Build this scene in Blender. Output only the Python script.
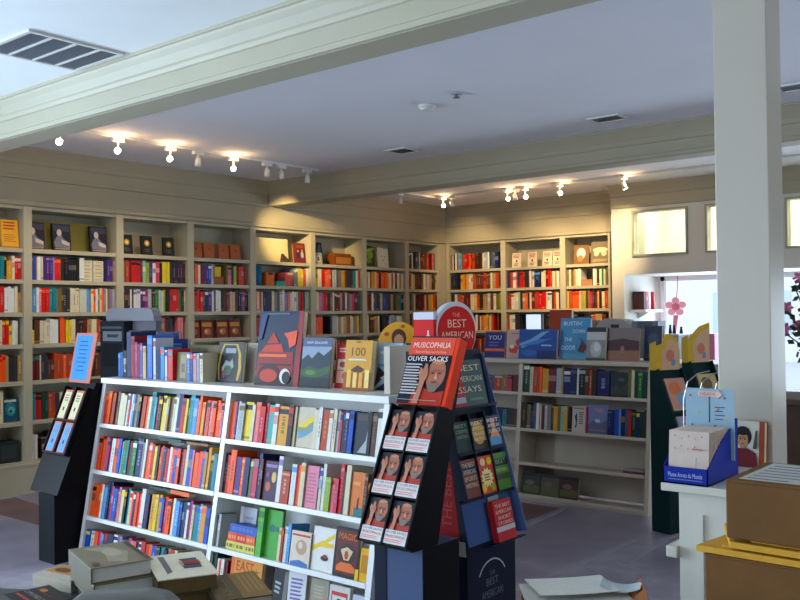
import bpy, math, random, re
from mathutils import Matrix, Vector
R = math.radians
S = bpy.context.scene
for o in list(bpy.data.objects): bpy.data.objects.remove(o)
COL = S.collection

# ------------------------------------------------------------------ camera, world, light, exposure
cam_d = bpy.data.cameras.new('camera'); cam = bpy.data.objects.new('camera', cam_d); COL.objects.link(cam)
fw = Vector((-0.63534735, 0.77205093, 0.01646539)); rt = Vector((0.77200482, 0.63553142, -0.01040992)); up = rt.cross(fw)
m = Matrix((rt, up, -fw)).transposed().to_4x4(); m.translation = Vector((0, 0, 1.5))
cam.matrix_world = m
cam_d.sensor_width = 36; cam_d.lens = 893.727 * 36 / 800; cam_d.clip_start = .05
S.camera = cam
S.view_settings.view_transform = 'Standard'; S.view_settings.look = 'None'
S.view_settings.exposure = 0.12; S.view_settings.gamma = 1; S.view_settings.use_curve_mapping = False
W = bpy.data.worlds.new('world'); S.world = W; W.use_nodes = True
W.node_tree.nodes['Background'].inputs[0].default_value = (0.80, 0.90, 1.0, 1)
W.node_tree.nodes['Background'].inputs[1].default_value = 2.2

def area(name, loc, target, sx, sy, power, col, spread=180):
    d = bpy.data.lights.new(name, 'AREA'); d.shape = 'RECTANGLE'; d.size = sx; d.size_y = sy; d.energy = power; d.color = col
    d.spread = R(spread)
    o = bpy.data.objects.new(name, d); COL.objects.link(o); o.location = loc
    o.rotation_euler = (Vector(target) - Vector(loc)).to_track_quat('-Z', 'Y').to_euler(); return o
area('storefront_daylight', (-2.2, -3.4, 1.3), (-2.2, 0, 1.55), 6.4, 2.2, 12, (.62, .80, 1))
area('left_window_daylight', (-7.45, -.2, 1.4), (-3.6, 1.2, 3.0), 3.2, 2.0, 130, (.58, .78, 1), 110)
area('left_window_skylight', (-7.44, -.2, 1.5), (-3, 1.6, 1.0), 3.2, 2.0, 75, (.58, .78, 1))
area('display_window_daylight', (-1.9, 10.5, 1.0), (-1.9, 5, .7), 5.0, 1.6, 190, (.66, .82, 1))
area('side_window_daylight', (3.3, 4.6, 1.5), (-3, 4.6, 1.2), 3.0, 1.8, 30, (.66, .82, 1))

# ------------------------------------------------------------------ colours and materials
PAL = dict(white=(232,232,226), cream=(226,214,178), pale=(205,208,190), grey=(140,142,142), silver=(178,182,186), black=(22,22,26),
  charcoal=(52,52,56), brown=(92,56,38), darkbrown=(54,34,28), tan=(184,150,100), taupe=(134,116,96), rust=(178,74,34), orange=(246,104,26),
  coral=(240,98,62), red=(196,34,32), maroon=(104,24,32), pink=(232,140,152), rose=(204,70,100), magenta=(168,40,110), purple=(84,50,120),
  lilac=(164,140,190), navy=(28,38,88), blue=(38,88,178), skyblue=(104,168,220), teal=(34,134,140), aqua=(84,176,170), green=(44,120,60),
  darkgreen=(22,62,44), lime=(156,176,50), olive=(112,110,60), gold=(224,166,44), yellow=(238,212,60), sand=(206,180,130), slate=(78,92,112), mint=(160,204,180))
WORD = dict(pale='pale grey-green', darkbrown='dark brown', skyblue='sky blue', darkgreen='dark green', charcoal='charcoal', mint='mint green', slate='slate blue')
def vivid(c, k=1.3, v=.86):
    g = sum(c) / 3; return tuple(max(4, min(255, (g + (x - g) * k) * v)) for x in c)
def cname(c): return WORD.get(c, c)
def lin(c):
    if isinstance(c, str): c = vivid(PAL[c]) if c not in ('white', 'cream', 'silver', 'pale') else tuple(x * .92 for x in PAL[c])
    return tuple((v / 255 / 12.92 if v / 255 <= .04045 else ((v / 255 + .055) / 1.055) ** 2.4) for v in c) + (1,)

def new_mat(name, rough=.5, spec=.5, metal=0, noise=0, nscale=8, bump=0, bscale=40, emit=None, estr=0, base=None, coat=0):
    mt = bpy.data.materials.new(name); mt.use_nodes = True; nt = mt.node_tree; b = nt.nodes['Principled BSDF']
    b.inputs['Roughness'].default_value = rough; b.inputs['Metallic'].default_value = metal; b.inputs['Specular IOR Level'].default_value = spec
    b.inputs['Coat Weight'].default_value = coat
    if base is None:
        a = nt.nodes.new('ShaderNodeVertexColor'); a.layer_name = 'Col'; src = a.outputs[0]
    else:
        a = nt.nodes.new('ShaderNodeRGB'); a.outputs[0].default_value = lin(base); src = a.outputs[0]
    tc = nt.nodes.new('ShaderNodeTexCoord')
    if noise:
        n = nt.nodes.new('ShaderNodeTexNoise'); n.inputs['Scale'].default_value = nscale; n.inputs['Detail'].default_value = 5
        nt.links.new(tc.outputs['Object'], n.inputs['Vector'])
        mr = nt.nodes.new('ShaderNodeMapRange'); mr.inputs[1].default_value = .25; mr.inputs[2].default_value = .75
        mr.inputs[3].default_value = 1 - noise; mr.inputs[4].default_value = 1 + noise * .4
        nt.links.new(n.outputs[0], mr.inputs[0])
        mx = nt.nodes.new('ShaderNodeVectorMath'); mx.operation = 'SCALE'
        nt.links.new(src, mx.inputs[0]); nt.links.new(mr.outputs[0], mx.inputs['Scale']); src = mx.outputs[0]
    nt.links.new(src, b.inputs['Base Color'])
    if bump:
        n2 = nt.nodes.new('ShaderNodeTexNoise'); n2.inputs['Scale'].default_value = bscale; n2.inputs['Detail'].default_value = 4
        nt.links.new(tc.outputs['Object'], n2.inputs['Vector'])
        bp = nt.nodes.new('ShaderNodeBump'); bp.inputs['Strength'].default_value = bump; bp.inputs['Distance'].default_value = .01
        nt.links.new(n2.outputs[0], bp.inputs['Height']); nt.links.new(bp.outputs[0], b.inputs['Normal'])
    if emit:
        b.inputs['Emission Color'].default_value = lin(emit); b.inputs['Emission Strength'].default_value = estr
    return mt
COVER = new_mat('printed_cover', .5, .25, noise=.08, nscale=30)
PAPER = new_mat('paper', .8, .2, noise=.08, nscale=60)
PAINT = new_mat('cream_paint', .5, .3, base=(172, 164, 140), noise=.04, nscale=3)
WALLP = new_mat('wall_paint', .7, .25, base=(162, 154, 131), noise=.05, nscale=2)
PANELP = new_mat('white_wall_paint', .7, .25, base=(204, 199, 188), noise=.04, nscale=2)
CEILP = new_mat('ceiling_paint', .85, .15, base=(228, 228, 232), noise=.03, nscale=2, bump=.05, bscale=80)
CEILW = new_mat('ceiling_paint_daylit', .85, .15, base=(240, 244, 242), noise=.03, nscale=2)  # lighter copy of the ceiling paint, carrying the daylight on the front section
WHITE = new_mat('white_laminate', .35, .45, base=(224, 224, 222), noise=.03, nscale=4)
BACKW = new_mat('bookcase_paint', .45, .35, base=(192, 178, 160), noise=.04, nscale=4)
CARD = new_mat('display_card', .5, .12, noise=.05, nscale=10)
CARTON = new_mat('corrugated_cardboard', .8, .2, noise=.14, nscale=14, bump=.15, bscale=60)
METAL = new_mat('painted_metal', .4, .5, base=(214, 214, 210), noise=.03)
STEEL = new_mat('steel_wire', .3, .6, metal=.9, base=(170, 170, 175), noise=.05)
GRILLE = new_mat('grille_paint', .6, .3, base=(176, 184, 192), noise=.06)
GLASS = bpy.data.materials.new('window_glass'); GLASS.use_nodes = True
g = GLASS.node_tree.nodes['Principled BSDF']; g.inputs['Transmission Weight'].default_value = 1; g.inputs['Roughness'].default_value = 0; g.inputs['IOR'].default_value = 1.05
GN = GLASS.node_tree.nodes.new('ShaderNodeTexNoise'); GN.inputs['Scale'].default_value = 2
gm = GLASS.node_tree.nodes.new('ShaderNodeMapRange'); gm.inputs[3].default_value = .0; gm.inputs[4].default_value = .02
GLASS.node_tree.links.new(GN.outputs[0], gm.inputs[0]); GLASS.node_tree.links.new(gm.outputs[0], g.inputs['Roughness'])
BULB = new_mat('lamp_bulb', .3, base=(255, 240, 210), emit=(255, 226, 176), estr=40, noise=.02)
DULL = new_mat('unlit_bulb', .3, base=(150, 146, 136), noise=.02)

def floor_mat():
    mt = bpy.data.materials.new('stained_concrete'); mt.use_nodes = True; nt = mt.node_tree; b = nt.nodes['Principled BSDF']
    tc = nt.nodes.new('ShaderNodeTexCoord')
    n = nt.nodes.new('ShaderNodeTexNoise'); n.inputs['Scale'].default_value = .85; n.inputs['Detail'].default_value = 5; n.inputs['Roughness'].default_value = .62
    nt.links.new(tc.outputs['Object'], n.inputs['Vector'])
    cr = nt.nodes.new('ShaderNodeValToRGB')
    e = cr.color_ramp.elements; e[0].position = .36; e[0].color = lin((120, 117, 134)); e[1].position = .66; e[1].color = lin((176, 172, 184))
    x = e.new(.5); x.color = lin((142, 134, 148))
    nt.links.new(n.outputs[0], cr.inputs[0])
    n2 = nt.nodes.new('ShaderNodeTexNoise'); n2.inputs['Scale'].default_value = 14; n2.inputs['Detail'].default_value = 6
    nt.links.new(tc.outputs['Object'], n2.inputs['Vector'])
    mx = nt.nodes.new('ShaderNodeMix'); mx.data_type = 'RGBA'; mx.blend_type = 'OVERLAY'; mx.inputs[0].default_value = .35
    nt.links.new(cr.outputs[0], mx.inputs[6]); nt.links.new(n2.outputs[0], mx.inputs[7]); nt.links.new(mx.outputs[2], b.inputs['Base Color'])
    mr = nt.nodes.new('ShaderNodeMapRange'); mr.inputs[3].default_value = .2; mr.inputs[4].default_value = .5
    nt.links.new(n2.outputs[0], mr.inputs[0]); nt.links.new(mr.outputs[0], b.inputs['Roughness'])
    return mt
FLOOR = floor_mat()

# ------------------------------------------------------------------ mesh helpers
_txt = {}
def text_geo(s):
    if s in _txt: return _txt[s]
    c = bpy.data.curves.new('lettering', 'FONT'); c.body = s; c.resolution_u = 2
    o = bpy.data.objects.new('lettering', c); COL.objects.link(o)
    dg = bpy.context.evaluated_depsgraph_get(); dg.update()
    me = bpy.data.meshes.new_from_object(o.evaluated_get(dg))
    vs = [(v.co.x, v.co.y) for v in me.vertices]; fs = [tuple(p.vertices) for p in me.polygons]
    bpy.data.objects.remove(o); bpy.data.curves.remove(c); bpy.data.meshes.remove(me)
    if vs:
        x0 = min(v[0] for v in vs); x1 = max(v[0] for v in vs); y0 = min(v[1] for v in vs); y1 = max(v[1] for v in vs)
        vs = [((x - x0) / max(x1 - x0, 1e-6) - .5, (y - y0) / max(y1 - y0, 1e-6) - .5) for x, y in vs]
    _txt[s] = (vs, fs); return _txt[s]

class MB:
    def __init__(s): s.v = []; s.f = []; s.c = []; s.m = None
    def add(s, vs, fs, col):
        n = len(s.v); mm = s.m
        if mm is not None: vs = [tuple(mm @ Vector(v)) for v in vs]
        s.v += vs; s.f += [tuple(i + n for i in f) for f in fs]
        L = lin(col) if col is not None else (1, 1, 1, 1); s.c += [L] * len(fs); return s
    def box(s, x0, x1, y0, y1, z0, z1, col=None):
        vs = [(x, y, z) for z in (z0, z1) for y in (y0, y1) for x in (x0, x1)]
        return s.add(vs, [(0, 2, 3, 1), (4, 5, 7, 6), (0, 1, 5, 4), (2, 6, 7, 3), (0, 4, 6, 2), (1, 3, 7, 5)], col)
    def prism(s, pts, axis, a, b, col=None):   # closed outline swept along an axis: 'x' pts=(y,z), 'y' pts=(x,z), 'z' pts=(x,y)
        f = {'x': lambda p, t: (t, p[0], p[1]), 'y': lambda p, t: (p[0], t, p[1]), 'z': lambda p, t: (p[0], p[1], t)}[axis]
        n = len(pts); vs = [f(p, a) for p in pts] + [f(p, b) for p in pts]
        ar = sum(pts[i][0] * pts[(i + 1) % n][1] - pts[(i + 1) % n][0] * pts[i][1] for i in range(n))
        if axis == 'y': ar = -ar
        fwd = (ar > 0) == (b > a)
        top = tuple(range(n, 2 * n)); bot = tuple(reversed(range(n)))
        sd = [(i, (i + 1) % n, n + (i + 1) % n, n + i) for i in range(n)]
        fs = [top, bot] + sd
        if not fwd: fs = [tuple(reversed(q)) for q in fs]
        return s.add(vs, fs, col)
    def quad8(s, lo, hi, col=None):            # two quads (4 points each) joined
        vs = list(lo) + list(hi); return s.add(vs, [(3, 2, 1, 0), (4, 5, 6, 7), (0, 1, 5, 4), (1, 2, 6, 5), (2, 3, 7, 6), (3, 0, 4, 7)], col)
    def cyl(s, p, q, r0, r1=None, n=14, col=None):
        r1 = r0 if r1 is None else r1; p = Vector(p); q = Vector(q); d = (q - p).normalized()
        a = d.orthogonal().normalized(); b = d.cross(a); vs = []
        for c, r in ((p, r0), (q, r1)):
            for i in range(n):
                t = 2 * math.pi * i / n; vs.append(tuple(c + a * r * math.cos(t) + b * r * math.sin(t)))
        fs = [tuple(reversed(range(n))), tuple(range(n, 2 * n))] + [(i, (i + 1) % n, n + (i + 1) % n, n + i) for i in range(n)]
        return s.add(vs, fs, col)
    def tube(s, pts, r, n=8, col=None):
        for a, b in zip(pts, pts[1:]): s.cyl(a, b, r, n=n, col=col)
        return s
    # art on a plane facing -Y at y; coordinates in metres (x, z)
    def flat(s, pts, y, col, th=.0004):
        return s.prism([(p[0], p[1]) for p in pts], 'y', y, y + th, col)
    def ell(s, cx, cz, rx, rz, y, col, n=20, th=.0004, a0=0, a1=360):
        k = [R(a0 + (a1 - a0) * i / (n if a1 - a0 == 360 else n - 1)) for i in range(n)]
        return s.flat([(cx + rx * math.cos(t), cz + rz * math.sin(t)) for t in k], y, col, th)
    def text(s, st, cx, cz, w, h, y, col, rot=0):
        vs, fs = text_geo(st); c, q = math.cos(R(rot)), math.sin(R(rot))
        return s.add([(cx + x * w * c - z * h * q, y, cz + x * w * q + z * h * c) for x, z in vs], fs, col)
    def build(s, name, mat, parent=None, smooth=False, loc=None, rot=None):
        me = bpy.data.meshes.new(name); me.from_pydata(s.v, [], s.f)
        at = me.color_attributes.new('Col', 'FLOAT_COLOR', 'CORNER'); buf = []
        for f, c in zip(s.f, s.c): buf += list(c) * len(f)
        at.data.foreach_set('color', buf)
        me.materials.append(mat); me.update()
        if smooth: me.polygons.foreach_set('use_smooth', [True] * len(me.polygons))
        o = bpy.data.objects.new(name, me); COL.objects.link(o); o.parent = parent
        if loc is not None: o.location = loc
        if rot is not None: o.rotation_euler = rot
        return o
def tag(o, label, cat, group=None, kind=None):
    o['label'] = label; o['category'] = cat
    if group: o['group'] = group
    if kind: o['kind'] = kind
    return o
def thing(name, label, cat, loc=(0, 0, 0), rot=(0, 0, 0), group=None):
    o = bpy.data.objects.new(name, None); COL.objects.link(o); o.location = loc; o.rotation_euler = rot; o.empty_display_size = .1
    return tag(o, label, cat, group)
def struct(name, mb, mat):
    o = mb.build(name, mat); o['kind'] = 'structure'; return o
def bevel(o, w=.004, seg=2):
    b = o.modifiers.new('edge', 'BEVEL'); b.width = w; b.segments = seg; b.limit_method = 'ANGLE'; return o

# ------------------------------------------------------------------ the room
ZC = 2.97; XA = -7.373; YB = 9.97; YP = 9.6; XR = 3.6; YS = -3.6; ZT = 2.489
struct('floor', MB().box(-7.9, XR + .2, YS - .2, 12.2, -.12, 0), FLOOR)
struct('ceiling', MB().box(-7.9, XR + .2, 3.0, 11.0, ZC, ZC + .12), CEILP)
struct('trim_1', MB().box(-7.9, XR + .2, YS - .2, 3.0, ZC, ZC + .12), CEILW)
# streaks of reflected light painted on the floor, and the stained patch border
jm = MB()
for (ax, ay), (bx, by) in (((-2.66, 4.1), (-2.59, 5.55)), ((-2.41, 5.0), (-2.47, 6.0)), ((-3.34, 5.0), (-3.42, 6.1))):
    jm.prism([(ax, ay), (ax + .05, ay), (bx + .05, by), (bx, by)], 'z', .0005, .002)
STREAK_BORDER = new_mat('pale_joint', .4, .5, base=(158, 156, 168), noise=.3, nscale=6)
struct('trim_2', jm, STREAK_BORDER)
pm = MB().prism([(-5.3, 4.3), (-3.40, 4.3), (-3.45, 6.1), (-5.3, 6.1)], 'z', .0003, .0012)
pm.prism([(-7.3, 3.35), (-5.5, 3.35), (-5.5, 3.6), (-7.3, 3.75)], 'z', .0003, .0012)
struct('trim_3', pm, new_mat('reddish_stain', .5, .4, base=(122, 94, 92), noise=.35, nscale=3))

struct('wall_left', MB().box(-7.9, -7.70, 2.0, 10.4, 0, ZC).box(-7.70, XA, 2.0, 2.96, 0, ZC).box(-7.9, -7.5, YS, -2.0, 0, ZC).box(-7.9, -7.5, 1.5, 2.0, 0, ZC).box(-7.9, -7.5, -2.0, 1.5, 0, .4).box(-7.9, -7.5, -2.0, 1.5, 2.6, ZC), WALLP)
struct('wall_back', MB().box(-7.75, -4.88, 10.30, 10.5, 0, ZC), WALLP)
struct('wall_right', MB().box(XR, XR + .2, YS, 3, 0, ZC).box(XR, XR + .2, 6.2, 11.0, 0, ZC).box(XR, XR + .2, 3, 6.2, 0, .5).box(XR, XR + .2, 3, 6.2, 2.5, ZC), WALLP)
struct('wall_front', MB().box(-7.9, -5.6, YS - .2, YS, 0, ZC).box(1.2, XR + .2, YS - .2, YS, 0, ZC).box(-5.6, 1.2, YS - .2, YS, 2.5, ZC).box(-5.6, 1.2, YS - .2, YS, 0, .15), WALLP)
# fascia above both runs of shelves, with mouldings
def crown(mb, axis, a, b, s, base, zt=ZC, zb=2.70, big=.09):
    """moulding profile; s is the sign of the outward direction, base the wall face"""
    pr = [(0, zb), (.018, zb + .004), (.02, zb + .03), (.012, zb + .036), (.012, zt - .14), (.022, zt - .135), (.03, zt - .115),
          (.03, zt - .10), (.055, zt - .06), (.075, zt - .035), (.08, zt - .022), (big, zt - .02), (big, zt - .001), (0, zt - .001)]
    pts = [(base + s * p, z) for p, z in pr]; mb.prism(pts, axis, a, b)
fa = MB().box(-7.70, XA, 2.96, 10.3, ZT, ZC)
fa.prism([(XA, ZT - .02), (XA + .018, ZT - .01), (XA + .018, ZT + .02), (XA + .006, ZT + .03), (XA, ZT + .03)], 'y', 2.96, YB)
struct('trim_4', fa, WALLP)
cr = MB(); crown(cr, 'y', 3.2, 6.67, 1, XA); crown(cr, 'y', 6.9, YB, 1, XA); struct('trim_5', cr, WALLP)
fb = MB().box(XA, -4.88, YB, 10.3, ZT, ZC)
fb.prism([(YB, ZT - .02), (YB - .018, ZT - .01), (YB - .018, ZT + .02), (YB - .006, ZT + .03), (YB, ZT + .03)], 'x', XA, -4.88)
struct('trim_6', fb, WALLP)
cr = MB(); crown(cr, 'x', XA, -4.70, -1, YB); struct('trim_7', cr, WALLP)
# panel wall with internal windows over a display alcove
wins = [(-4.42, -3.81), (-3.57, -2.96), (-2.74, -2.13), (-1.9, -1.29)]
pw = MB(); x = -4.68
pw.box(-4.68, -4.55, YP, YP + .3, 0, 2.16); pw.box(1.2, XR, YP, YP + .12, 0, 2.16)
pw.box(-4.55, 1.2, YP, YP + .12, 1.935, 2.16); pw.box(-4.68, XR, YP, YP + .12, 2.64, ZC)
for a, b in wins: pw.box(x, a, YP, YP + .12, 2.16, 2.64); x = b
pw.box(x, XR, YP, YP + .12, 2.16, 2.64); pw.prism([(-4.68, YP), (-4.68, 10.3), (-4.88, 10.3), (-4.88, YB + .02), (-4.70, YP)], 'z', 0, ZC)
pw.box(-4.55, 1.2, YP + .0, YP + .12, 0, .55)
pw.box(-4.68, -4.55, YP + .3, 10.64, 0, 2.16); pw.box(-4.55, 1.2, YP + .12, 10.64, .45, .55)
pw.box(-4.55, 1.2, YP + .12, 10.64, 1.935, 2.02); pw.box(1.2, 1.3, YP + .12, 10.64, 0, 2.16)
struct('wall_display', pw, PANELP)
cr = MB(); crown(cr, 'x', -4.70, XR, -1, YP); struct('trim_8', cr, WALLP)
# lit void behind the upper windows
vd = MB().box(-4.75, XR, 10.9, 11.0, 2.02, ZC).box(-4.75, -4.60, 10.3, 10.9, 2.02, ZC).box(-4.75, XR, 10.64, 10.9, 2.02, 2.05)
struct('trim_9', vd, PANELP)
area('transom_glow', (-3.2, 10.3, 2.93), (-3.2, 10.4, 2.0), 3.4, .5, 78, (.92, 1, .68))
FR = new_mat('window_frame_paint', .5, .4, base=(150, 148, 132), noise=.05)
k = 0
for a, b in wins:
    k += 1
    w = MB().box(a - .022, b + .022, YP - .02, YP, 2.138, 2.16).box(a - .022, b + .022, YP - .02, YP, 2.64, 2.662)
    w.box(a - .022, a, YP - .02, YP, 2.16, 2.64).box(b, b + .022, YP - .02, YP, 2.16, 2.64)
    o = struct('window_%d' % k, w, FR)
    MB().box(a, b, YP + .05, YP + .056, 2.16, 2.64).build('pane', GLASS, o)
w = MB()
for xx in (-4.50, -3.2, -1.9, -.6, .7): w.box(xx - .025, xx + .025, 10.56, 10.61, .55, 1.935)
w.box(-4.55, 1.2, 10.56, 10.61, 1.88, 1.935).box(-4.55, 1.2, 10.56, 10.61, .55, .62)
o = struct('window_5', w, WHITE); MB().box(-4.47, 1.15, 10.58, 10.586, .62, 1.88).build('pane', GLASS, o)

# beams and the square pillar
def beam(name, y0, x1=XR, pm=WALLP):
    mb = MB().box(XA, x1, y0, y0 + .195, 2.71, ZC)
    crown(mb, 'x', XA, x1, -1, y0, zb=2.712); crown(mb, 'x', XA, x1, 1, y0 + .195, zb=2.712)
    return struct(name, mb, pm)
beam('trim_10', 2.965, pm=new_mat('front_beam_paint', .5, .3, base=(178, 172, 150), noise=.04, nscale=3)); beam('trim_11', 6.70)
bevel(struct('trim_12', MB().box(-1.075, -.903, 2.965, 3.115, 0, 2.71), new_mat('pillar_gloss_paint', .28, .5, base=(184, 176, 162), noise=.03, nscale=3)), .003)

# ------------------------------------------------------------------ ceiling fittings
def grille(label, cx, cy, wx, wy, name='ceiling_vent', bays=4, group=None, mat=GRILLE):
    t = thing(name, label, 'vent', (cx, cy, ZC), group=group)
    fr = MB(); hx, hy, f = wx / 2, wy / 2, .022
    fr.box(-hx, hx, -hy, -hy + f, -.012, -.001).box(-hx, hx, hy - f, hy, -.012, -.001).box(-hx, -hx + f, -hy + f, hy - f, -.012, -.001).box(hx - f, hx, -hy + f, hy - f, -.012, -.001)
    for i in range(1, bays):
        q = -hy + i * wy / bays; fr.box(-hx + f, hx - f, q - .008, q + .008, -.012, -.001)
    fr.build('frame', METAL, t)
    sl = MB(); n = int((wx - 2 * f) / .016)
    for i in range(n):
        q = -hx + f + (i + .5) * (wx - 2 * f) / n
        sl.prism([(q - .006, -.002), (q + .004, -.009), (q + .006, -.008), (q - .004, -.001)], 'y', -hy + f, hy - f)
    sl.build('louvres', mat, t); return t
DK = new_mat('dark_louvre', .6, .3, base=(120, 118, 116), noise=.05)
grille('large four-panel return air grille in ceiling in front of nearest beam', -4.56, 2.575, .50, .56)
grille('small ceiling vent left of centre between the two beams', -5.03, 6.17, .24, .24, bays=1, mat=DK)
grille('small ceiling vent right of centre near far beam', -3.05, 6.2, .26, .2, bays=1, mat=DK)
grille('small ceiling vent to the right of the pillar near far beam', -1.68, 6.15, .26, .2, bays=1, mat=DK)
sd = thing('smoke_detector', 'round white smoke detector on ceiling between the beams', 'smoke detector', (-3.815, 4.956, ZC))
MB().cyl((0, 0, -.001), (0, 0, -.02), .065, .065, 24).build('base', METAL, sd, True)
MB().cyl((0, 0, -.02), (0, 0, -.042), .058, .035, 24).build('cover', METAL, sd, True)
sp = thing('sprinkler_head', 'small dark recessed sprinkler head beside the smoke detector', 'sprinkler', (-3.46, 4.816, ZC))
MB().cyl((0, 0, -.001), (0, 0, -.008), .045, .04, 20).build('escutcheon', GRILLE, sp)
MB().cyl((0, 0, -.008), (0, 0, -.03), .012, .012, 10).cyl((0, 0, -.03), (0, 0, -.033), .024, .024, 12).build('nozzle', DK, sp)

tr1 = tag(MB().box(-6.335, -6.30, 3.5, 6.4, ZC - .022, ZC - .001).build('lighting_track', METAL), 'white ceiling lighting track along the left wall between the beams', 'lighting track')
tr2 = tag(MB().box(-6.75, -6.715, 8.0, 8.86, ZC - .022, ZC - .001).box(-6.75, -2.2, 8.86, 8.895, ZC - .022, ZC - .001).build('lighting_track', METAL), 'white ceiling lighting track beyond the far beam along back shelves', 'lighting track')
def spot(label, x, y, lit, tgt, power=14, group='track spotlights', col=(1, .72, .38), face=None, cone=80):
    t = thing('track_spotlight', label, 'spotlight', (x, y, ZC - .022), group=group)
    MB().box(-.02, .02, -.05, .05, -.03, 0).build('adapter', METAL, t)
    MB().cyl((0, 0, -.03), (0, 0, -.075), .006, n=8).build('stem', METAL, t)
    d = (Vector(tgt) - Vector((x, y, ZC - .1))).normalized() if face is None else Vector(face).normalized()
    c = Vector((0, 0, -.10))
    MB().cyl(c - d * .045, c + d * .03, .02, .028, 16).build('head', METAL, t, True)
    MB().cyl(c + d * .0305, c + d * .034, .023, .023, 16).build('bulb', BULB if lit else DULL, t)
    if lit:
        l = bpy.data.lights.new('lamp_glow', 'SPOT'); l.energy = power; l.color = col; l.spot_size = R(cone); l.spot_blend = .8; l.shadow_soft_size = .03
        o = bpy.data.objects.new('lamp_glow', l); COL.objects.link(o); o.parent = t
        dd = (Vector(tgt) - Vector((x, y, ZC - .1))).normalized(); o.location = c + dd * .075; o.rotation_euler = dd.to_track_quat('-Z', 'Y').to_euler()
        l = bpy.data.lights.new('lamp_spill', 'POINT'); l.energy = 2.0; l.color = (1, .6, .28); l.shadow_soft_size = .02
        o = bpy.data.objects.new('lamp_spill', l); COL.objects.link(o); o.parent = t; o.location = c + Vector((.05, -.02, .035))
    return t
SG = 'spotlights on the left wall track'; SB = 'spotlights on the far track'
tocam = (.7, -.62, -.25)
spot('lit spotlight at the left end of left wall track', -6.317, 3.61, True, (-7.3, 3.9, 1.6), 26, SG, (1, .8, .55), tocam)
spot('second lit spotlight from the left on left wall track', -6.317, 4.115, True, (-7.3, 4.6, 1.6), 26, SG, (1, .8, .55), tocam)
spot('third lit spotlight from the left on left wall track', -6.317, 4.62, True, (-7.3, 5.2, 1.6), 26, SG, (1, .8, .55), tocam)
spot('unlit spotlight between the third and fourth lit ones on left track', -6.317, 4.91, False, (-6.6, 4.9, 1), 0, SG)
spot('rightmost lit spotlight of the left wall track', -6.317, 5.31, True, (-7.4, 7.15, 2.38), 420, SG, (1, .72, .32), tocam, 25)
spot('unlit spotlight just right of the last lit one on left track', -6.317, 5.717, False, (-6.6, 5.7, 1), 0, SG)
spot('middle one of three unlit spotlights at left track right end', -6.317, 5.90, False, (-6.6, 5.9, 1), 0, SG)
spot('unlit spotlight at the far right end of left wall track', -6.317, 6.25, False, (-6.6, 6.4, 1), 0, SG)
spot('unlit spotlight seen just under the far beam near room corner', -6.733, 8.2, False, (-6.6, 8.2, 1), 0, SB)
spot('leftmost lit spotlight beyond the far beam', -6.6, 8.878, True, (-6.9, 9.9, 2.1), 60, SB, face=tocam)
spot('unlit spotlight beside the leftmost lit one beyond far beam', -6.46, 8.878, False, (-6.0, 9.5, 1), 0, SB)
spot('left one of the close pair of lit spotlights on far track', -5.66, 8.878, True, (-5.9, 9.9, 2.1), 60, SB, face=tocam)
spot('unlit spotlight between the close pair of lit ones', -5.55, 8.878, False, (-5.5, 9.5, 1), 0, SB)
spot('right one of the close pair of lit spotlights on far track', -5.42, 8.878, True, (-5.3, 9.9, 2.1), 60, SB, face=tocam)
spot('lit spotlight between close pair and the rightmost one', -4.97, 8.878, True, (-5.0, 9.9, 1.9), 55, SB, face=tocam)
spot('rightmost lit spotlight, beside the small upper windows', -4.19, 8.878, True, (-4.6, 9.6, 2.35), 60, SB, (1, .78, .4), (.2, .3, -.8), 60)

# ------------------------------------------------------------------ books
rnd = random.Random(7)
def spine(mb, w, h, d, col, acc=None, style=None, x=0.0, y=0.0, z=0.0, rng=rnd, page=(226, 218, 196), detail=True):
    """one upright book: boards, spine and page block; spine faces -Y, origin bottom centre of the spine"""
    t = .0022; w = max(w, .006)
    mb.box(x - w / 2, x + w / 2, y, y + t, z, z + h, col)
    mb.box(x - w / 2, x - w / 2 + t, y + t, y + d, z, z + h, col)
    mb.box(x + w / 2 - t, x + w / 2, y + t, y + d, z, z + h, col)
    mb.box(x - w / 2 + t, x + w / 2 - t, y + t, y + d - .003, z + .002, z + h - .003, page)
    if not detail or w < .008: return
    style = rng.randrange(6) if style is None else style
    c2 = acc or rng.choice(['white', 'cream', 'gold', 'black', 'navy', 'red', 'silver', 'skyblue'])
    if c2 == col: c2 = 'cream' if col != 'cream' else 'rust'
    e = .0006; a, b = x - w / 2, x + w / 2
    mix = tuple(.45 * p + .55 * q for p, q in zip(PAL[c2] if isinstance(c2, str) else c2, PAL[col] if isinstance(col, str) else col))
    if acc: mb.box(a, b, y - e, y, z + h * .80, z + h * .93, c2)
    elif style == 0: mb.box(a, b, y - e, y, z + h * .86, z + h * .93, mix)
    if style == 1: mb.box(a, b, y - e, y, z + h * .06, z + h * .12, mix)
    if style == 4: mb.box(a, b, y - e, y, z + h * .5, z + h * .72, mix)
    c2 = mix
    if style in (0, 2, 3):      # worn lettering blocks down the spine
        q = z + h * .30; top = z + h * .74; ww = w * .28
        while q < top:
            s = rng.uniform(.008, .02); s = min(s, top - q)
            if s > .004: mb.box(x - ww / 2, x + ww / 2, y - e, y, q, q + s, c2)
            q += s + .006
TOK = re.compile(r'([a-z]+)(\d+)([TSUL]?)(?:/([a-z]+))?')
allbooks = []
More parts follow.
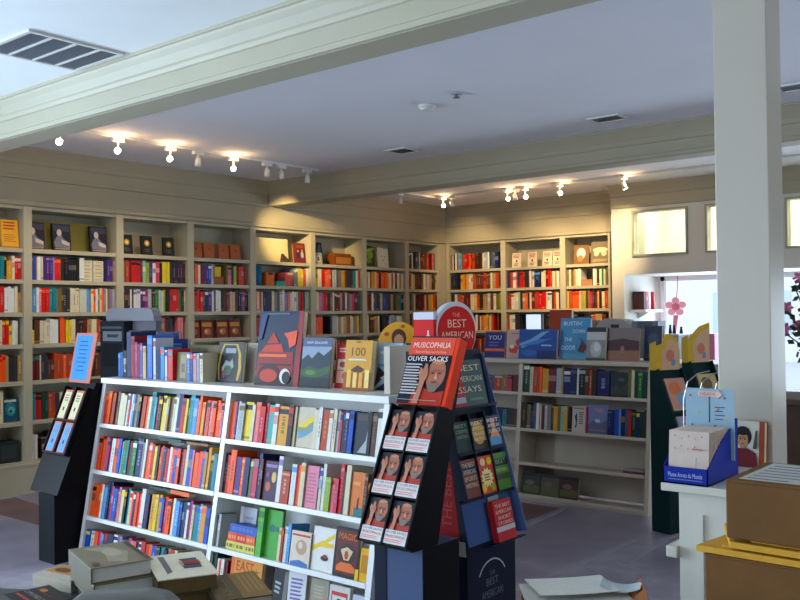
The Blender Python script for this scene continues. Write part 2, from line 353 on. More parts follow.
def row(spec, x0, x1, org, ang, hmax, group, where, rotz=0, dmax=.17, seed=1, cat='book', fill=1.0, loose=False):
    """books of a row; org(x) gives the world point on the shelf front edge for local x"""
    rr = random.Random(seed); toks = TOK.findall(spec); tot = sum(int(t[1]) for t in toks); k = (x1 - x0) * fill / tot
    x = x0; n = len(toks); made = []
    for i, (c, w, fl, ac) in enumerate(toks):
        w = int(w) * k
        if c == 'gap': x += w; made.append(None); continue
        h = hmax * {'T': 1.0, '': rr.uniform(.84, .93), 'S': .70, 'U': .58, 'L': rr.uniform(.90, .97)}[fl]
        d = min(dmax, h * .68) * rr.uniform(.92, 1)
        mb = MB(); bw = w - .0012; spine(mb, bw, h, d, c, ac or None, rng=rr)
        p = org(x + w / 2, rr.uniform(.0, .012)); ln = 0
        if loose:
            stuff.m = Matrix.Translation(p) @ Matrix.Rotation(rotz, 4, 'Z') @ Matrix.Rotation(-ang, 4, 'X')
            stuff.add(mb.v, mb.f, 'white'); stuff.c[-len(mb.c):] = mb.c; stuff.m = None; x += w; made.append(None); continue
        if fl == 'L': ln = R(-7)
        o = mb.build('book', COVER, None, False, p)
        o.rotation_euler = (Matrix.Rotation(rotz, 3, 'Z') @ Matrix.Rotation(-ang, 3, 'X')).to_euler()
        made.append((o, c, ac, w, h)); x += w
    if loose: return made
    sizes = [m_[3] for m_ in made if m_]; med = sorted(sizes)[len(sizes) // 2]
    labs = {}
    def neigh(i):
        j = i; 
        return made[j] if 0 <= j < n and made[j] else None
    for i, m_ in enumerate(made):
        if not m_: continue
        o, c, ac, w, h = m_; adj = 'slim ' if w < med * .72 else ('thick ' if w > med * 1.45 else '')
        a, b = neigh(i - 1), neigh(i + 1); me = cname(c) + ' book'
        if a and b: lab = '%s%s between %s and %s ones, %s' % (adj, me, cname(a[1]), cname(b[1]), where)
        elif b: lab = '%s%s left of the %s one, %s' % (adj, me, cname(b[1]), where)
        elif a: lab = '%s%s right of the %s one, %s' % (adj, me, cname(a[1]), where)
        else: lab = '%s%s standing alone, %s' % (adj, me, where)
        labs.setdefault(lab, []).append(i)
    cnt = 0
    ordn = {}
    for i, m_ in enumerate(made):
        if m_: cnt += 1; ordn[i] = cnt
    def th(q): return '%d%s' % (q, 'th' if 10 < q % 100 < 14 else {1: 'st', 2: 'nd', 3: 'rd'}.get(q % 10, 'th'))
    for lab, ii in labs.items():
        for i in ii:
            o, c, ac, w, h = made[i]
            if len(ii) > 1 or len(lab.split()) > 16: L = '%s book, %s from left, %s' % (cname(c), th(ordn[i]), where)
            else: L = lab
            tag(o, L, cat, group); allbooks.append(o)
    return made

def face_book(label, w, h, t, loc, bg, art=None, yaw=0, tilt=8, page='cream', group=None, name='book', cat='book', roll=0, side=None, parts=True):
    """a book shown cover-out, front cover facing -Y before yaw; leaning back by tilt degrees"""
    T = thing(name, label, cat, loc, (0, 0, 0), group)
    T.rotation_euler = (Matrix.Rotation(R(yaw), 3, 'Z') @ Matrix.Rotation(R(-tilt), 3, 'X') @ Matrix.Rotation(R(roll), 3, 'Y')).to_euler()
    c = MB(); s = side or bg
    c.box(-w / 2, w / 2, 0, .002, 0, h, bg).box(-w / 2, -w / 2 + .002, .002, t, 0, h, s).box(-w / 2 + .002, w / 2, t - .002, t, 0, h, s)
    paint_art(c, w, h, art or []); c.build('cover', COVER, T)
    MB().box(-w / 2 + .002, w / 2 - .003, .002, t - .002, .003, h - .003, page).build('page_block', PAPER, T)
    return T
def paint_art(c, w, h, art, y=0):
    e = .0005; L = 1
    for a in art:
        yy = y - e * L; L += 1
        k = a[0]
        if k == 'r': c.flat([(-w / 2 + a[1] * w, a[2] * h), (-w / 2 + a[3] * w, a[2] * h), (-w / 2 + a[3] * w, a[4] * h), (-w / 2 + a[1] * w, a[4] * h)], yy, a[5])
        if k == 'p': c.flat([(-w / 2 + p[0] * w, p[1] * h) for p in a[1]], yy, a[2])
        if k == 'e': c.ell(-w / 2 + a[1] * w, a[2] * h, a[3] * w, a[4] * h, yy, a[5])
        if k == 't': c.text(a[1], -w / 2 + a[2] * w, a[3] * h, a[4] * w, a[5] * h, yy - .0002, a[6], a[7] if len(a) > 7 else 0)
        if k == 's':  # star burst
            n = 12; c.flat([(-w / 2 + (a[1] + math.cos(i * math.pi / n) * a[3] * (1 if i % 2 else .72)) * w, (a[2] + math.sin(i * math.pi / n) * a[4] * (1 if i % 2 else .72)) * h) for i in range(2 * n)], yy, a[5])
        if k == 'l':  # a block of small type: short bars
            x0, y0, x1, y1, n, col = a[1:7]; q = random.Random(n * 7 + int(x0 * 100))
            for i in range(n):
                z0 = y1 - (i + .2) * (y1 - y0) / n; z1 = z0 - .5 * (y1 - y0) / n
                c.flat([(-w / 2 + x0 * w, z1 * h), (-w / 2 + (x1 - q.uniform(0, .25) * (x1 - x0)) * w, z1 * h), (-w / 2 + (x1 - q.uniform(0, .25) * (x1 - x0)) * w, z0 * h), (-w / 2 + x0 * w, z0 * h)], yy, col)

# ------------------------------------------------------------------ the built-in bookcases
HS = [2.088, 1.818, 1.5355, 1.261, .9447, .5997]; ZB = .275
def built_in(name, label, divs, T, xa_open=None):
    """run along local x, face at y=0, depth .30; T places it"""
    t = thing(name, label, 'bookcase', (0, 0, 0)); t.matrix_basis = T
    x0, x1 = divs[0][0], divs[-1][1]
    for a, b in divs: MB().box(a, b, 0, .30, .055, ZT).build('upright', PAINT, t)
    MB().box(x0, x1, .302, .325, .055, ZT).build('back_panel', PAINT, t)
    MB().box(x0, x1, .02, .30, 0, .055).box(x0, x1, -.012, 0, .0, .235).box(x0, x1, -.018, 0, .235, ZB - .02).build('plinth', PAINT, t)
    for (a, b), (c, d) in zip(divs, divs[1:]):
        MB().box(b, c, .012, .30, ZT - .045, ZT).build('top_panel', PAINT, t)
        for z in HS: MB().box(b, c, .012, .30, z - .0175, z + .0175).build('shelf', PAINT, t)
        MB().box(b, c, 0, .30, ZB - .02, ZB + .0).build('bottom_shelf', PAINT, t)
    return t
yd = [3.912, 4.82, 5.637, 6.463, 7.378, 8.277, 9.115]
dA = [(2.96, 3.03)] + [(y - .038, y + .038) for y in yd] + [(9.80, 9.965)]
TA = Matrix.Translation((XA, 0, 0)) @ Matrix.Rotation(R(90), 4, 'Z')
built_in('built_in_bookcase', 'long cream built-in bookcase of eight bays covering the left wall', dA, TA)
dB = [(XA + .001, -7.322), (-6.475, -6.40), (-5.59, -5.515), (-4.93, -4.905)]
TB = Matrix.Translation((0, YB, 0))
built_in('built_in_bookcase', 'cream built-in bookcase of three bays on the back wall', dB, TB)

ZS = [z + .018 for z in HS] + [ZB + .001]
CLR = [.34, .235, .247, .24, .28, .31, .29]
FILL = ['rust', 'cream', 'white', 'brown', 'red', 'navy', 'tan', 'charcoal', 'maroon', 'taupe', 'orange', 'darkgreen', 'slate', 'gold', 'sand', 'olive', 'black', 'purple', 'silver', 'teal']
WARM = ['rust', 'cream', 'brown', 'tan', 'maroon', 'taupe', 'sand', 'darkbrown', 'gold', 'white', 'red', 'darkgreen', 'charcoal', 'orange', 'darkbrown', 'brown']
stuff = MB()
def wall_row(T, a, b, z, clr, spec=None, pal=FILL, seed=0, hf=.88):
    rr = random.Random(seed); stuff.m = T; x = a + .004
    if spec:
        tk = TOK.findall(spec); tot = sum(int(t[1]) for t in tk); k = (b - a - .008) / tot
        for c, w, fl, ac in tk:
            w = int(w) * k
            if c != 'gap':
                n = max(1, round(w / .034))
                for j in range(n):
                    h = clr * {'T': .97, '': rr.uniform(hf - .05, hf + .03), 'S': .68, 'U': .5, 'L': .9}[fl]
                    spine(stuff, w / n - .0012, h, .16, c, ac or None, x=x + (j + .5) * w / n, y=.03 + rr.uniform(0, .012), z=z + .0005, rng=rr)
            x += w
    else:
        while x < b - .012:
            w = min(rr.uniform(.014, .042), b - .004 - x)
            if rr.random() < .035: x += .05; continue
            if w < .01: break
            spine(stuff, w - .0012, clr * rr.uniform(hf - .1, hf + .08), .16, rr.choice(pal), x=x + w / 2, y=.03 + rr.uniform(0, .012), z=z + .0005, rng=rr)
            x += w
    stuff.m = None
# bay/shelf specs: bay index -> {shelf index: spec}
SA = {
 0: {1: 'navy30 gap20 brown20 rust30 white40 teal60 black16/gold gold30S cream16 red40/white', 2: 'tan20 brown40 cream30 orange30 slate30 red24 white50 cream16 tan20S', 3: 'navy40 brown30 cream30 charcoal20 cream20 red30/yellow yellow14S white26', 4: 'green40 black30 cream24 white30 orange30/red tan12 charcoal40 tan18', 5: 'red20 navy40 grey60 orange24 cream30', 6: 'grey60 brown60 white40'},
 1: {1: 'purple10/gold blue14 tan6 white16 cream8 purple44 lilac8 red28/orange darkgreen16 black20 black18 black18 black14 white24 gap96 navy14 purple30 tan6', 2: 'teal8 skyblue20 white14 pink12 red40/coral teal36 taupe12 olive14 brown12 charcoal34 cream50 pale40 skyblue18 gap6 cream14/orange orange10 white14 olive10 cream14 coral10 grey12 cream10 taupe12 lilac14 silver12', 3: 'yellow16U brown24 cream44 white40 darkbrown6 orange22T gap6 yellow26 cream18 darkbrown20 black16 maroon20 tan20 cream24 rust30 navy26 gold20', 4: 'maroon30/teal cream6 charcoal24 brown20S rust34 orange10 rust24 brown16 tan16 yellow18 cream12 darkbrown20 brown26 navy26 rust26', 5: 'teal12 red16/black darkgreen20 rust20 charcoal12 cream18 white16 silver14 white16 lilac12 taupe20 white14 cream16 gap40', 6: 'white16 gap10 darkbrown30S charcoal20 navy26 brown18 gap60 red20 slate20'},
 2: {1: 'taupe14 rust16 maroon10 red14/black red12/black red12/black maroon10 mint16 lime14 purple14 white14 rose18 black12 yellow34 charcoal16 darkbrown20 navy16 maroon12 charcoal12', 2: 'darkbrown36 white8 charcoal8 white30/lilac purple22/white magenta14 silver18 charcoal14 green18 pale22 lime12 black18 red46 green10 black14 cream10', 3: 'brown30 navy20 gap40 rust46/red grey26 red8 charcoal30 gap20 pink24', 4: None},
 3: {1: 'brown12 orange16 white10 maroon14 purple22 blue14/white silver12 gap60 olive8 pink16/charcoal navy12 lime14 black10 red14 rust14 maroon12 tan10', 2: 'rust22/maroon red28 charcoal10 navy14/white purple18 white8 slate10 white26 black14 brown24 rose10 silver10 sand14 brown16 navy20 rust14 navy18', 4: None},
 4: {1: 'gap150 grey16/white yellow22 orange12 white10', 2: 'orange12 pale14 rust12 cream10 navy30 charcoal18 cream14L grey14 slate16 cream18 white10T lilac16 pink14 cream14 white22 silver12 rust20 red8 charcoal14 mint12 cream10', 3: 'black10 red22 rust10 brown12 navy60 charcoal50 rust16 maroon24 red14'},
 5: {1: 'tan10 yellow10 cream22 red20 orange18 orange18 maroon8 silver22 slate10 taupe18 tan14 gold10/orange brown12 charcoal34 teal18 cream10 silver10 rust10', 2: 'silver12 cream14 pink16 lilac8 red22 charcoal12 taupe14 cream10 brown30/cream pink10 slate16 cream14 taupe12 lilac14 rose14 brown16 slate18', 3: 'coral44 gap40 charcoal10 silver26 white10 tan12 cream14 sand16 taupe12 rust10 cream16 grey10 tan14 yellow10'},
 6: {1: 'taupe12 cream14 brown8 gold18 cream10 orange10 darkbrown14 orange34 gold8 cream14 rust10 white10 brown14 cream12 tan10 cream12', 2: 'rust12 brown8 maroon14 white10 slate18 charcoal20 silver12 slate20 blue14 brown12 tan14 darkgreen18 taupe20 teal10 darkbrown14', 3: 'cream20 black10 brown24/gold tan20 cream10 gap16 charcoal20 navy24 silver50 white24 cream10'},
 7: {0: 'maroon8 brown20/cream white10 charcoal10 darkgreen8 slate20 silver8 maroon16 brown26 rust14 maroon20 pink12 darkbrown8', 1: 'brown14 rust10 cream12 sand14 brown20 darkbrown20 taupe12 cream10 grey8 silver20 tan10 darkbrown14 brown10 sand10', 2: 'teal14 darkgreen8 taupe14 cream10 darkbrown28 maroon30 sand10 brown10 tan20 gold10 rust14 brown10'},
}
for i in range(8):
    a, b = dA[i][1], dA[i + 1][0]
    for s_ in range(7):
        sp_ = SA.get(i, {}).get(s_)
        if s_ == 0 and not sp_: continue
        if (i, s_) in ((3, 3),): continue
        if i == 0: a2 = 3.42 if s_ < 6 else 3.5
        else: a2 = a
        if (i, s_) == (0, 5): wall_row(TA, a2, b - .16, ZS[s_], CLR[s_], sp_, seed=50); continue
        if (i, s_) == (0, 6): wall_row(TA, a2, b - .22, ZS[s_], CLR[s_], sp_, seed=51); continue
        wall_row(TA, a2, b - (.0 if s_ % 3 else .03), ZS[s_], min(CLR[s_], .255), sp_, pal=FILL if i < 5 else WARM, seed=i * 10 + s_)
SBk = {
 0: {0: 'taupe10 cream8 black10 white8 rust10 skyblue14 aqua6 rust20 red24 orange10 brown10 rust16 gap8 darkbrown26 brown8 cream10 silver22 white10 charcoal10 slate20 navy22', 1: 'charcoal22 navy14 black10 gold18 orange10 sand12 cream16 rust16 brown20 maroon12 rust14 brown18 cream8 tan16 rust14 brown14', 2: 'charcoal16 cream10 taupe10 rust16 brown12 maroon16 cream14 sand12 rust10 darkbrown14 tan18 silver10 brown12 cream10 olive14 lime10'},
 1: {1: 'navy10 brown10 rust12 white16 pink10 charcoal10 red24/maroon rust8 charcoal16 brown10 white10T gap4 cream12 navy34/skyblue black6 cream24 maroon14 red12 rust10 cream14 tan10 white14 brown10', 2: 'brown8 rust12 white14/red cream20 silver10 charcoal10 tan14 coral14 charcoal8 cream10 maroon14 rust12 red44 cream8 white18/charcoal brown10 rust12 cream12 charcoal12', 3: 'rust10 cream14 white14 charcoal20 gap60 brown20 navy20 tan20 black30 gap40'},
 2: {1: 'taupe12 cream10 olive14 tan12 cream14 white14 gap66 white12 cream8 charcoal12 cream14 green10 pale10 olive20', 2: 'gold10 taupe8 rust10 orange36/red cream10 tan12 lime14/gold brown10 taupe10 red14 charcoal12 maroon14 gold10 darkbrown14 cream14 rust16 tan10', 3: 'cream10 brown20 charcoal20 gap60 rust20 tan30 brown20'},
}
for i in range(3):
    a, b = dB[i][1], dB[i + 1][0]
    for s_ in range(7):
        sp_ = SBk[i].get(s_)
        if s_ == 0 and not sp_: continue
        wall_row(TB, a, b - (.0 if s_ % 3 else .05), ZS[s_], min(CLR[s_], .25), sp_, pal=WARM, seed=200 + i * 10 + s_)

def on_A(y, s, dx=.06): return (XA - dx, y, ZS[s] + .0005)
def on_B(x, s, dy=.06): return (x, YB + dy, ZS[s] + .0005)
PORT = [('r', .05, .72, .95, .95, (60, 62, 80)), ('p', [(.1, .12), (.95, .1), (.9, .3), (.62, .42), (.45, .60), (.2, .5), (.05, .3)], (110, 112, 122)), ('e', .36, .66, .13, .13, (190, 178, 168)), ('p', [(.45, .42), (.92, .30), (.88, .18), (.5, .26)], (190, 178, 168)), ('r', .1, .04, .9, .1, (150, 120, 110))]
GA = 'dark portrait books face out on the top shelf'
for n_, y in (('left', 4.02), ('middle', 4.27), ('right', 4.64)):
    face_book('%s one of three dark books with a seated man on the cover, top wall shelf' % n_, .175, .245, .03, on_A(y, 0), (34, 30, 44), PORT, 90, 6, group=GA)
o = tag(MB().box(-.40, .40, 0, .012, 0, .27, (130, 124, 60)).build('backing_board', CARD, None, False, (XA - .19, 4.37, ZS[0] + .001), (0, 0, R(90))), 'olive backing board behind the three dark portrait books on top wall shelf', 'board')
face_book('bright yellow book face out on top wall shelf at left photo edge', .15, .245, .03, on_A(3.79, 0), (232, 168, 40), [('l', .12, .62, .9, .95, 3, (180, 70, 30)), ('l', .12, .2, .85, .5, 4, (200, 120, 40)), ('r', 0, 0, 1, .06, (190, 110, 30))], 90, 6)
MOON = [('e', .5, .62, .24, .16, (208, 150, 50)), ('e', .5, .62, .12, .08, (240, 220, 150)), ('l', .25, .15, .75, .35, 2, (90, 90, 60)), ('r', 0, .0, 1, .05, (70, 30, 30))]
GM = 'small black books with a gold disc on the top shelf'
for n_, y in (('left', 4.94), ('middle', 5.165), ('right', 5.42)):
    face_book('%s one of three small black books with gold disc cover, top wall shelf' % n_, .125, .19, .025, on_A(y, 0), (30, 34, 34), MOON, 90, 6, group=GM)
GO = 'orange-brown books face out on the top shelf'
for n_, y in (('leftmost', 5.755), ('second', 5.925), ('third', 6.115), ('rightmost', 6.275)):
    face_book('%s of four plain orange-brown books face out on top wall shelf' % n_, .135, .16, .035, on_A(y, 0), (168, 88, 44), [('e', .5, .6, .08, .07, (120, 52, 30)), ('r', 0, .0, 1, .04, (120, 52, 30))], 90, 6, group=GO)
o = tag(MB().box(-.33, .33, 0, .012, 0, .275, (218, 200, 150)).build('display_board', CARD, None, False, (XA - .15, 6.80, ZS[0] + .001), (R(-4), 0, R(90))), 'large blank cream board lit by spotlight on the top wall shelf', 'board')
o = tag(MB().prism([(-.075, 0), (.075, 0), (.06, .02), (-.05, .10)], 'y', 0, .03, (62, 58, 44)).build('bookend', CARD, None, False, (XA - .08, 7.03, ZS[0] + .001), (0, 0, R(90))), 'small dark wedge-shaped bookend standing before the large cream board', 'bookend')
face_book('dark red book with two figures face out beside the large cream board', .16, .235, .03, on_A(7.235, 0), (110, 34, 26), [('e', .3, .4, .14, .16, (40, 40, 80)), ('e', .72, .42, .14, .16, (170, 170, 180)), ('r', .1, .75, .9, .9, (140, 60, 40)), ('e', .3, .6, .07, .06, (200, 150, 120)), ('e', .72, .62, .07, .06, (200, 150, 120))], 90, 6)
face_book('black picture book leaning at left of fifth full bay, top wall shelf', .23, .27, .02, on_A(7.56, 0, .12), (26, 26, 34), [('p', [(.4, .1), (.9, .1), (.9, .9), (.75, .9)], (80, 90, 110))], 90, 8, roll=0)
face_book('small grey card book in front of the black picture book, top shelf', .15, .135, .02, on_A(7.50, 0, .04), (150, 146, 134), [('r', .15, .2, .8, .75, (190, 180, 160)), ('e', .6, .45, .12, .2, (90, 80, 80))], 90, 6)
t = thing('carved_box', 'carved brown wooden box on the top wall shelf right of black book', 'box', (XA - .16, 8.0, ZS[0] + .001), (0, 0, R(90)))
bevel(MB().box(-.17, .17, -.06, .06, 0, .12, (120, 62, 24)).box(-.13, .13, -.064, -.06, .02, .10, (170, 110, 40)).build('body', CARD, t), .004)
bevel(MB().box(-.15, .15, -.05, .05, .121, .15, (132, 74, 30)).build('lid', CARD, t), .006)
face_book('green picture book leaning on top wall shelf left of white cover', .20, .275, .02, on_A(8.47, 0, .08), (40, 60, 24), [('e', .55, .6, .28, .2, (126, 150, 50)), ('e', .4, .3, .25, .14, (96, 130, 40)), ('p', [(.1, .8), (.9, .95), (.95, .85), (.3, .7)], (150, 170, 80))], 90, 8, roll=5)
face_book('white book with small faint face leaning right of green picture book', .21, .255, .02, on_A(8.72, 0, .07), (208, 202, 178), [('e', .35, .58, .04, .03, 'charcoal'), ('e', .62, .58, .04, .03, 'charcoal'), ('p', [(.42, .4), (.6, .4), (.51, .34)], 'taupe')], 90, 8, roll=5)
GR = 'red and gold books face out on the fourth shelf'
for n_, y in (('leftmost', 5.72), ('second', 5.89), ('third', 6.09), ('rightmost', 6.26)):
    face_book('%s of four dark red and gold cookbooks face out on fourth wall shelf' % n_, .15, .19, .03, on_A(y, 3), (110, 30, 22), [('r', .08, .62, .92, .85, (190, 130, 50)), ('e', .5, .35, .3, .18, (160, 100, 50)), ('e', .4, .36, .1, .1, (210, 170, 110))], 90, 6, group=GR)
# lying stack on the second shelf of the second bay, left wall
for kx, yy in (('left', 4.505), ('right', 4.625)):
    for j in range(6):
        mb = MB(); mb.box(-.055, .055, 0, .16, 0, .031, 'cream' if (j + (kx == 'left')) % 2 else 'pale').box(-.04, .03, -.0006, 0, .010, .020, 'sand')
        stuff.m = Matrix.Translation((XA - .05, yy, ZS[1] + .0008 + j * .0322)) @ Matrix.Rotation(R(90), 4, 'Z')
        stuff.add(mb.v, mb.f, 'white'); stuff.c[-len(mb.c):] = mb.c; stuff.m = None
# things on the second shelf of the fifth bay
t = thing('blue_tin', 'blue cylindrical tin standing at the left on second wall shelf', 'tin', (XA - .10, 6.60, ZS[1] + .001))
MB().cyl((0, 0, 0), (0, 0, .20), .055, n=24, col=(30, 110, 160)).build('body', CARD, t, True); MB().cyl((0, 0, .2), (0, 0, .215), .057, n=24, col=(40, 120, 170)).build('lid', CARD, t, True)
def gift(label, x, y, z, w, d, h, col, band=None, rot=R(90)):
    t = thing('gift_box', label, 'box', (x, y, z), (0, 0, rot))
    bevel(MB().box(-w / 2, w / 2, -d / 2, d / 2, 0, h * .8, col).build('body', CARD, t), .002)
    b = MB().box(-w / 2 - .002, w / 2 + .002, -d / 2 - .002, d / 2 + .002, h * .8, h, col)
    if band: b.box(-w * .3, w * .3, -d / 2 - .004, -d / 2 - .002, h * .82, h * .98, band)
    bevel(b.build('lid', CARD, t), .002)
gift('small orange box with dark label beside the blue tin', XA - .10, 6.755, ZS[1] + .001, .12, .10, .15, (214, 104, 34), 'charcoal')
gift('flat turquoise box lying in front of pink box, second wall shelf', XA - .09, 6.90, ZS[1] + .001, .14, .12, .055, (40, 160, 140))
gift('patterned pink and red box on second wall shelf', XA - .12, 7.07, ZS[1] + .001, .18, .13, .155, (214, 84, 84), 'cream')
gift('brown box lying under the yellow cube, second wall shelf', XA - .10, 6.02, ZS[1] + .001, .135, .12, .08, (140, 88, 56))
gift('small yellow cube sitting on the brown box', XA - .10, 6.025, ZS[1] + .083, .085, .085, .105, (206, 170, 44))
t = tag(MB().box(-.09, .09, -.08, .08, 0, .18, (38, 46, 44)).box(-.07, .07, -.081, -.08, .03, .15, (52, 60, 56)).build('storage_box', CARD, None, False, (XA - .11, 3.755, ZS[6] + .001), (0, 0, R(90))), 'dark green storage box on the bottom wall shelf at left edge', 'box')
face_book('turquoise swirl-covered book face out on sixth wall shelf at left edge', .13, .20, .02, on_A(3.79, 5), (20, 74, 92), [('e', .5, .55, .35, .3, (30, 120, 140)), ('e', .55, .5, .22, .16, (90, 170, 150)), ('e', .5, .45, .1, .07, (20, 60, 90)), ('r', .1, .85, .9, .95, (200, 210, 190))], 90, 6)
# back wall face-out books
GW = 'white books with red lettering face out on the back wall'
for n_, x in (('leftmost', -6.27), ('second', -6.03), ('third', -5.81), ('rightmost', -5.66)):
    face_book('%s of four white books with red lettering on back wall top shelf' % n_, .135, .19, .025, on_B(x, 0), (206, 196, 172), [('l', .12, .62, .9, .92, 3, (180, 60, 50)), ('e', .5, .42, .1, .08, (110, 30, 30)), ('l', .2, .08, .8, .28, 2, (120, 70, 60))], 0, 6, group=GW)
face_book('tan book with white blossom cover, back wall top shelf', .20, .24, .025, on_B(-5.33, 0), (120, 80, 44), [('e', .5, .55, .3, .3, (224, 214, 190)), ('e', .45, .3, .2, .18, (160, 110, 60))], 0, 6)
face_book('grey-brown picture book beside blossom cover, back wall top shelf', .25, .27, .025, on_B(-5.07, 0), (112, 98, 72), [('e', .5, .62, .4, .12, (206, 190, 150)), ('e', .3, .45, .14, .12, (200, 184, 150)), ('e', .7, .45, .14, .12, (200, 184, 150)), ('r', .1, .08, .9, .2, (150, 130, 90))], 0, 6)
gift('tan box lying flat among books, back wall second shelf', -5.235, YB + .10, ZS[1] + .001, .15, .14, .075, (170, 120, 84), None, 0)
# ------------------------------------------------------------------ free-standing sloped bookcases
def sloped_case(name, label, xs, ytop, ztop, zsh, ang, deep, mat, divw=.034):
    """xs: x of left side, dividers, right side; front face leans back by ang; returns the shelf-front function"""
    ta = math.tan(ang); yf = lambda z: ytop - (ztop - z) * ta
    t = thing(name, label, 'bookcase', ((xs[0] + xs[-1]) / 2, ytop, 0)); ox, oy = t.location.x, t.location.y; h = divw / 2
    yb = ytop + deep; c, s_ = math.cos(ang), math.sin(ang); bd = .27
    for i, x in enumerate(xs):
        nm = 'divider' if 0 < i < len(xs) - 1 else 'side_panel'
        a, b = (x - h, x + h)
        pts = [(ytop - oy, ztop - .036), (yf(0) - oy, 0), (yb - oy, 0), (yb - oy, ztop - .036)] if nm == 'side_panel' else \
              [(ytop - oy, ztop - .036), (yf(.03) - oy, .03), (yf(.03) + bd - oy, .03), (ytop + bd - oy, ztop - .036)]
        MB().prism(pts, 'x', a - ox, b - ox).build(nm, mat, t)
    bevel(MB().box(xs[0] - h - .006 - ox, xs[-1] + h + .006 - ox, -.012, deep + .004, ztop - .035, ztop).build('top_panel', mat, t), .003)
    bp_ = [(ytop + bd - oy, ztop - .037), (yf(.03) + bd - oy, .03), (yf(.03) + bd + .01 - oy, .03), (ytop + bd + .01 - oy, ztop - .037)]
    for a, b in zip(xs, xs[1:]):
        MB().prism(bp_, 'x', a + h - ox, b - h - ox).build('back_panel', mat, t)
        for z in zsh:
            p = (yf(z), z); q = (p[0] + c * bd, p[1] - s_ * bd); u = (s_ * .024, c * .024)
            MB().prism([(p[0] - oy, p[1]), (q[0] - oy, q[1]), (q[0] - u[0] - oy, q[1] - u[1]), (p[0] - u[0] - oy, p[1] - u[1])], 'x', a + h + .0005 - ox, b - h - .0005 - ox).build('shelf', mat, t)
        MB().box(a + h - ox, b - h - ox, yf(.0) + .012 - oy, yf(0) + .03 - oy, 0, .028).build('kickboard', mat, t)
    return t, (lambda z, ins=.014: (lambda x, j=0: (x, yf(z) + (ins + j) * c, z - (ins + j) * s_ + .0006)))
AF = R(9.6)
ZF = [.838, .556, .278, .055]
tF, fsh = sloped_case('sloped_bookcase', 'white sloped bookcase packed with books standing in the foreground', (-5.06, -3.845, -2.711), 3.19, 1.12, ZF, AF, .44, WHITE)
bevel(MB().box(-2.778 + 3.8855, -2.74 + 3.8855, .06, .44, 1.121 - 0, 1.35).build('raised_end_panel', BACKW, tF), .002)
G = 'books on the %s of the front bookcase, %s bay'
wl = '%s, left bay of front bookcase'; wr = '%s, right bay of front bookcase'
L1 = 'red22/orange orange22/gold taupe16 rust18 charcoal14 taupe12 cream26 cream26 white14/teal red10 white16 skyblue14 darkbrown18 grey14 black14/gold brown10 rust24 orange12 cream18 teal26T aqua12 rose16 black20/yellow yellow22/brown cream14 tan12 taupe18 cream16/olive white14 navy26T red22/brown yellow14 darkgreen14 teal26T skyblue22 pink10 orange14T gold20/orange purple12 coral18/black pink14 orange18/black orange16 coral16 pink12/black navy12'
L2 = 'coral20/black orange16 lilac12 rose14/charcoal skyblue12 white18 orange14 blue16 skyblue14/orange green18 teal10 red10 charcoal12 green20/white navy28T grey10 white10T coral14 orange14/white red12 yellow12 black12 coral14 rust10 navy12 red14 white12 orange12 blue16/orange coral12 navy10 rust14 cream12T blue18 pink8 orange20 coral18 blue12/orange tan12 gold12T black12/gold teal14 skyblue14/red'
L3 = 'orange20/black orange16 coral16 white10 skyblue16 navy12T navy12T rose10 blue22 charcoal8 pink12 cream18/yellow black12/gold teal12 cream12/red orange12 navy10/white coral14 orange14/pink white18T navy22 gap6 gold16 yellow14 olive10 gold12/blue blue12 red14 orange18/black tan10 white10 skyblue18 blue10 black10 navy12 white10/purple magenta12 cream10 teal22/blue skyblue10 gold20/orange blue18 skyblue12/navy'
L4 = 'blue18/yellow white14 orange10 coral12 rose12 skyblue12 red10 charcoal16 navy14 white16/navy gap4 lilac10 navy16 charcoal12 rose10 skyblue10 coral14 black10 white10/navy red14 rust14 orange10 blue18 charcoal14 teal16 navy12 tan12 rust14/red cream12 brown12 gold14 silver16 lilac14 white14 rose12 orange10 navy12'
R1 = 'orange24 purple8 white10 silver24/olive yellow34/black cream14 pink22/orange red24 rose10 aqua28/orange white18/red gold44/black darkbrown20/red cream10 gap74 cream18 white14 rust28 white14/tan cream14 silver10 rose10/charcoal black12/blue navy12/white blue18/navy gap56 black12 brown18/taupe white22T/charcoal'
R2 = 'darkbrown14 red12 orange26T gap4 purple24 orange16 navy24 olive14/cream rose22/grey navy14T brown8 gap66 white18T/lilac rust36S gap6 white20/skyblue coral16 cream18/gold gap54 navy10 cream10/blue white12L lime22S pink16S/red rose14S red14T charcoal8 cream18T gap52 brown12 orange20S/gold coral16S'
R3 = 'grey10/charcoal silver14 gap20 gap150 gap60 cream14/tan rust10/orange white14/skyblue'
xl0, xl1 = -5.06 + .019, -3.845 - .019; xr0, xr1 = -3.845 + .019, -2.711 - .019
row(L1, xl0, xl1, fsh(ZF[0]), AF, .222, G % ('top shelf', 'left'), wl % 'top shelf', seed=1)
row(L2, xl0, xl1, fsh(ZF[1]), AF, .225, G % ('second shelf', 'left'), wl % 'second shelf', seed=2)
row(L3, xl0, xl1, fsh(ZF[2]), AF, .222, G % ('third shelf', 'left'), wl % 'third shelf', seed=3)
row(L4, xl0, xl1, fsh(ZF[3]), AF, .165, G % ('bottom shelf', 'left'), wl % 'bottom shelf', seed=4, dmax=.13, loose=True)
row(R1, xr0, xr1, fsh(ZF[0]), AF, .226, G % ('top shelf', 'right'), wr % 'top shelf', seed=5)
row(R2, xr0, xr1, fsh(ZF[1]), AF, .232, G % ('second shelf', 'right'), wr % 'second shelf', seed=6)
kR = (xr1 - xr0) / 760
def fb(px, z, label, w, h, t, bg, art, yaw=0, roll=0, k=kR, x0=xr0, **kw):
    p = fsh(z, kw.pop('ins', .03))(x0 + px * k); return face_book(label, w, h, t, p, bg, art, yaw, math.degrees(AF) + kw.pop('more', 0), roll=roll, **kw)
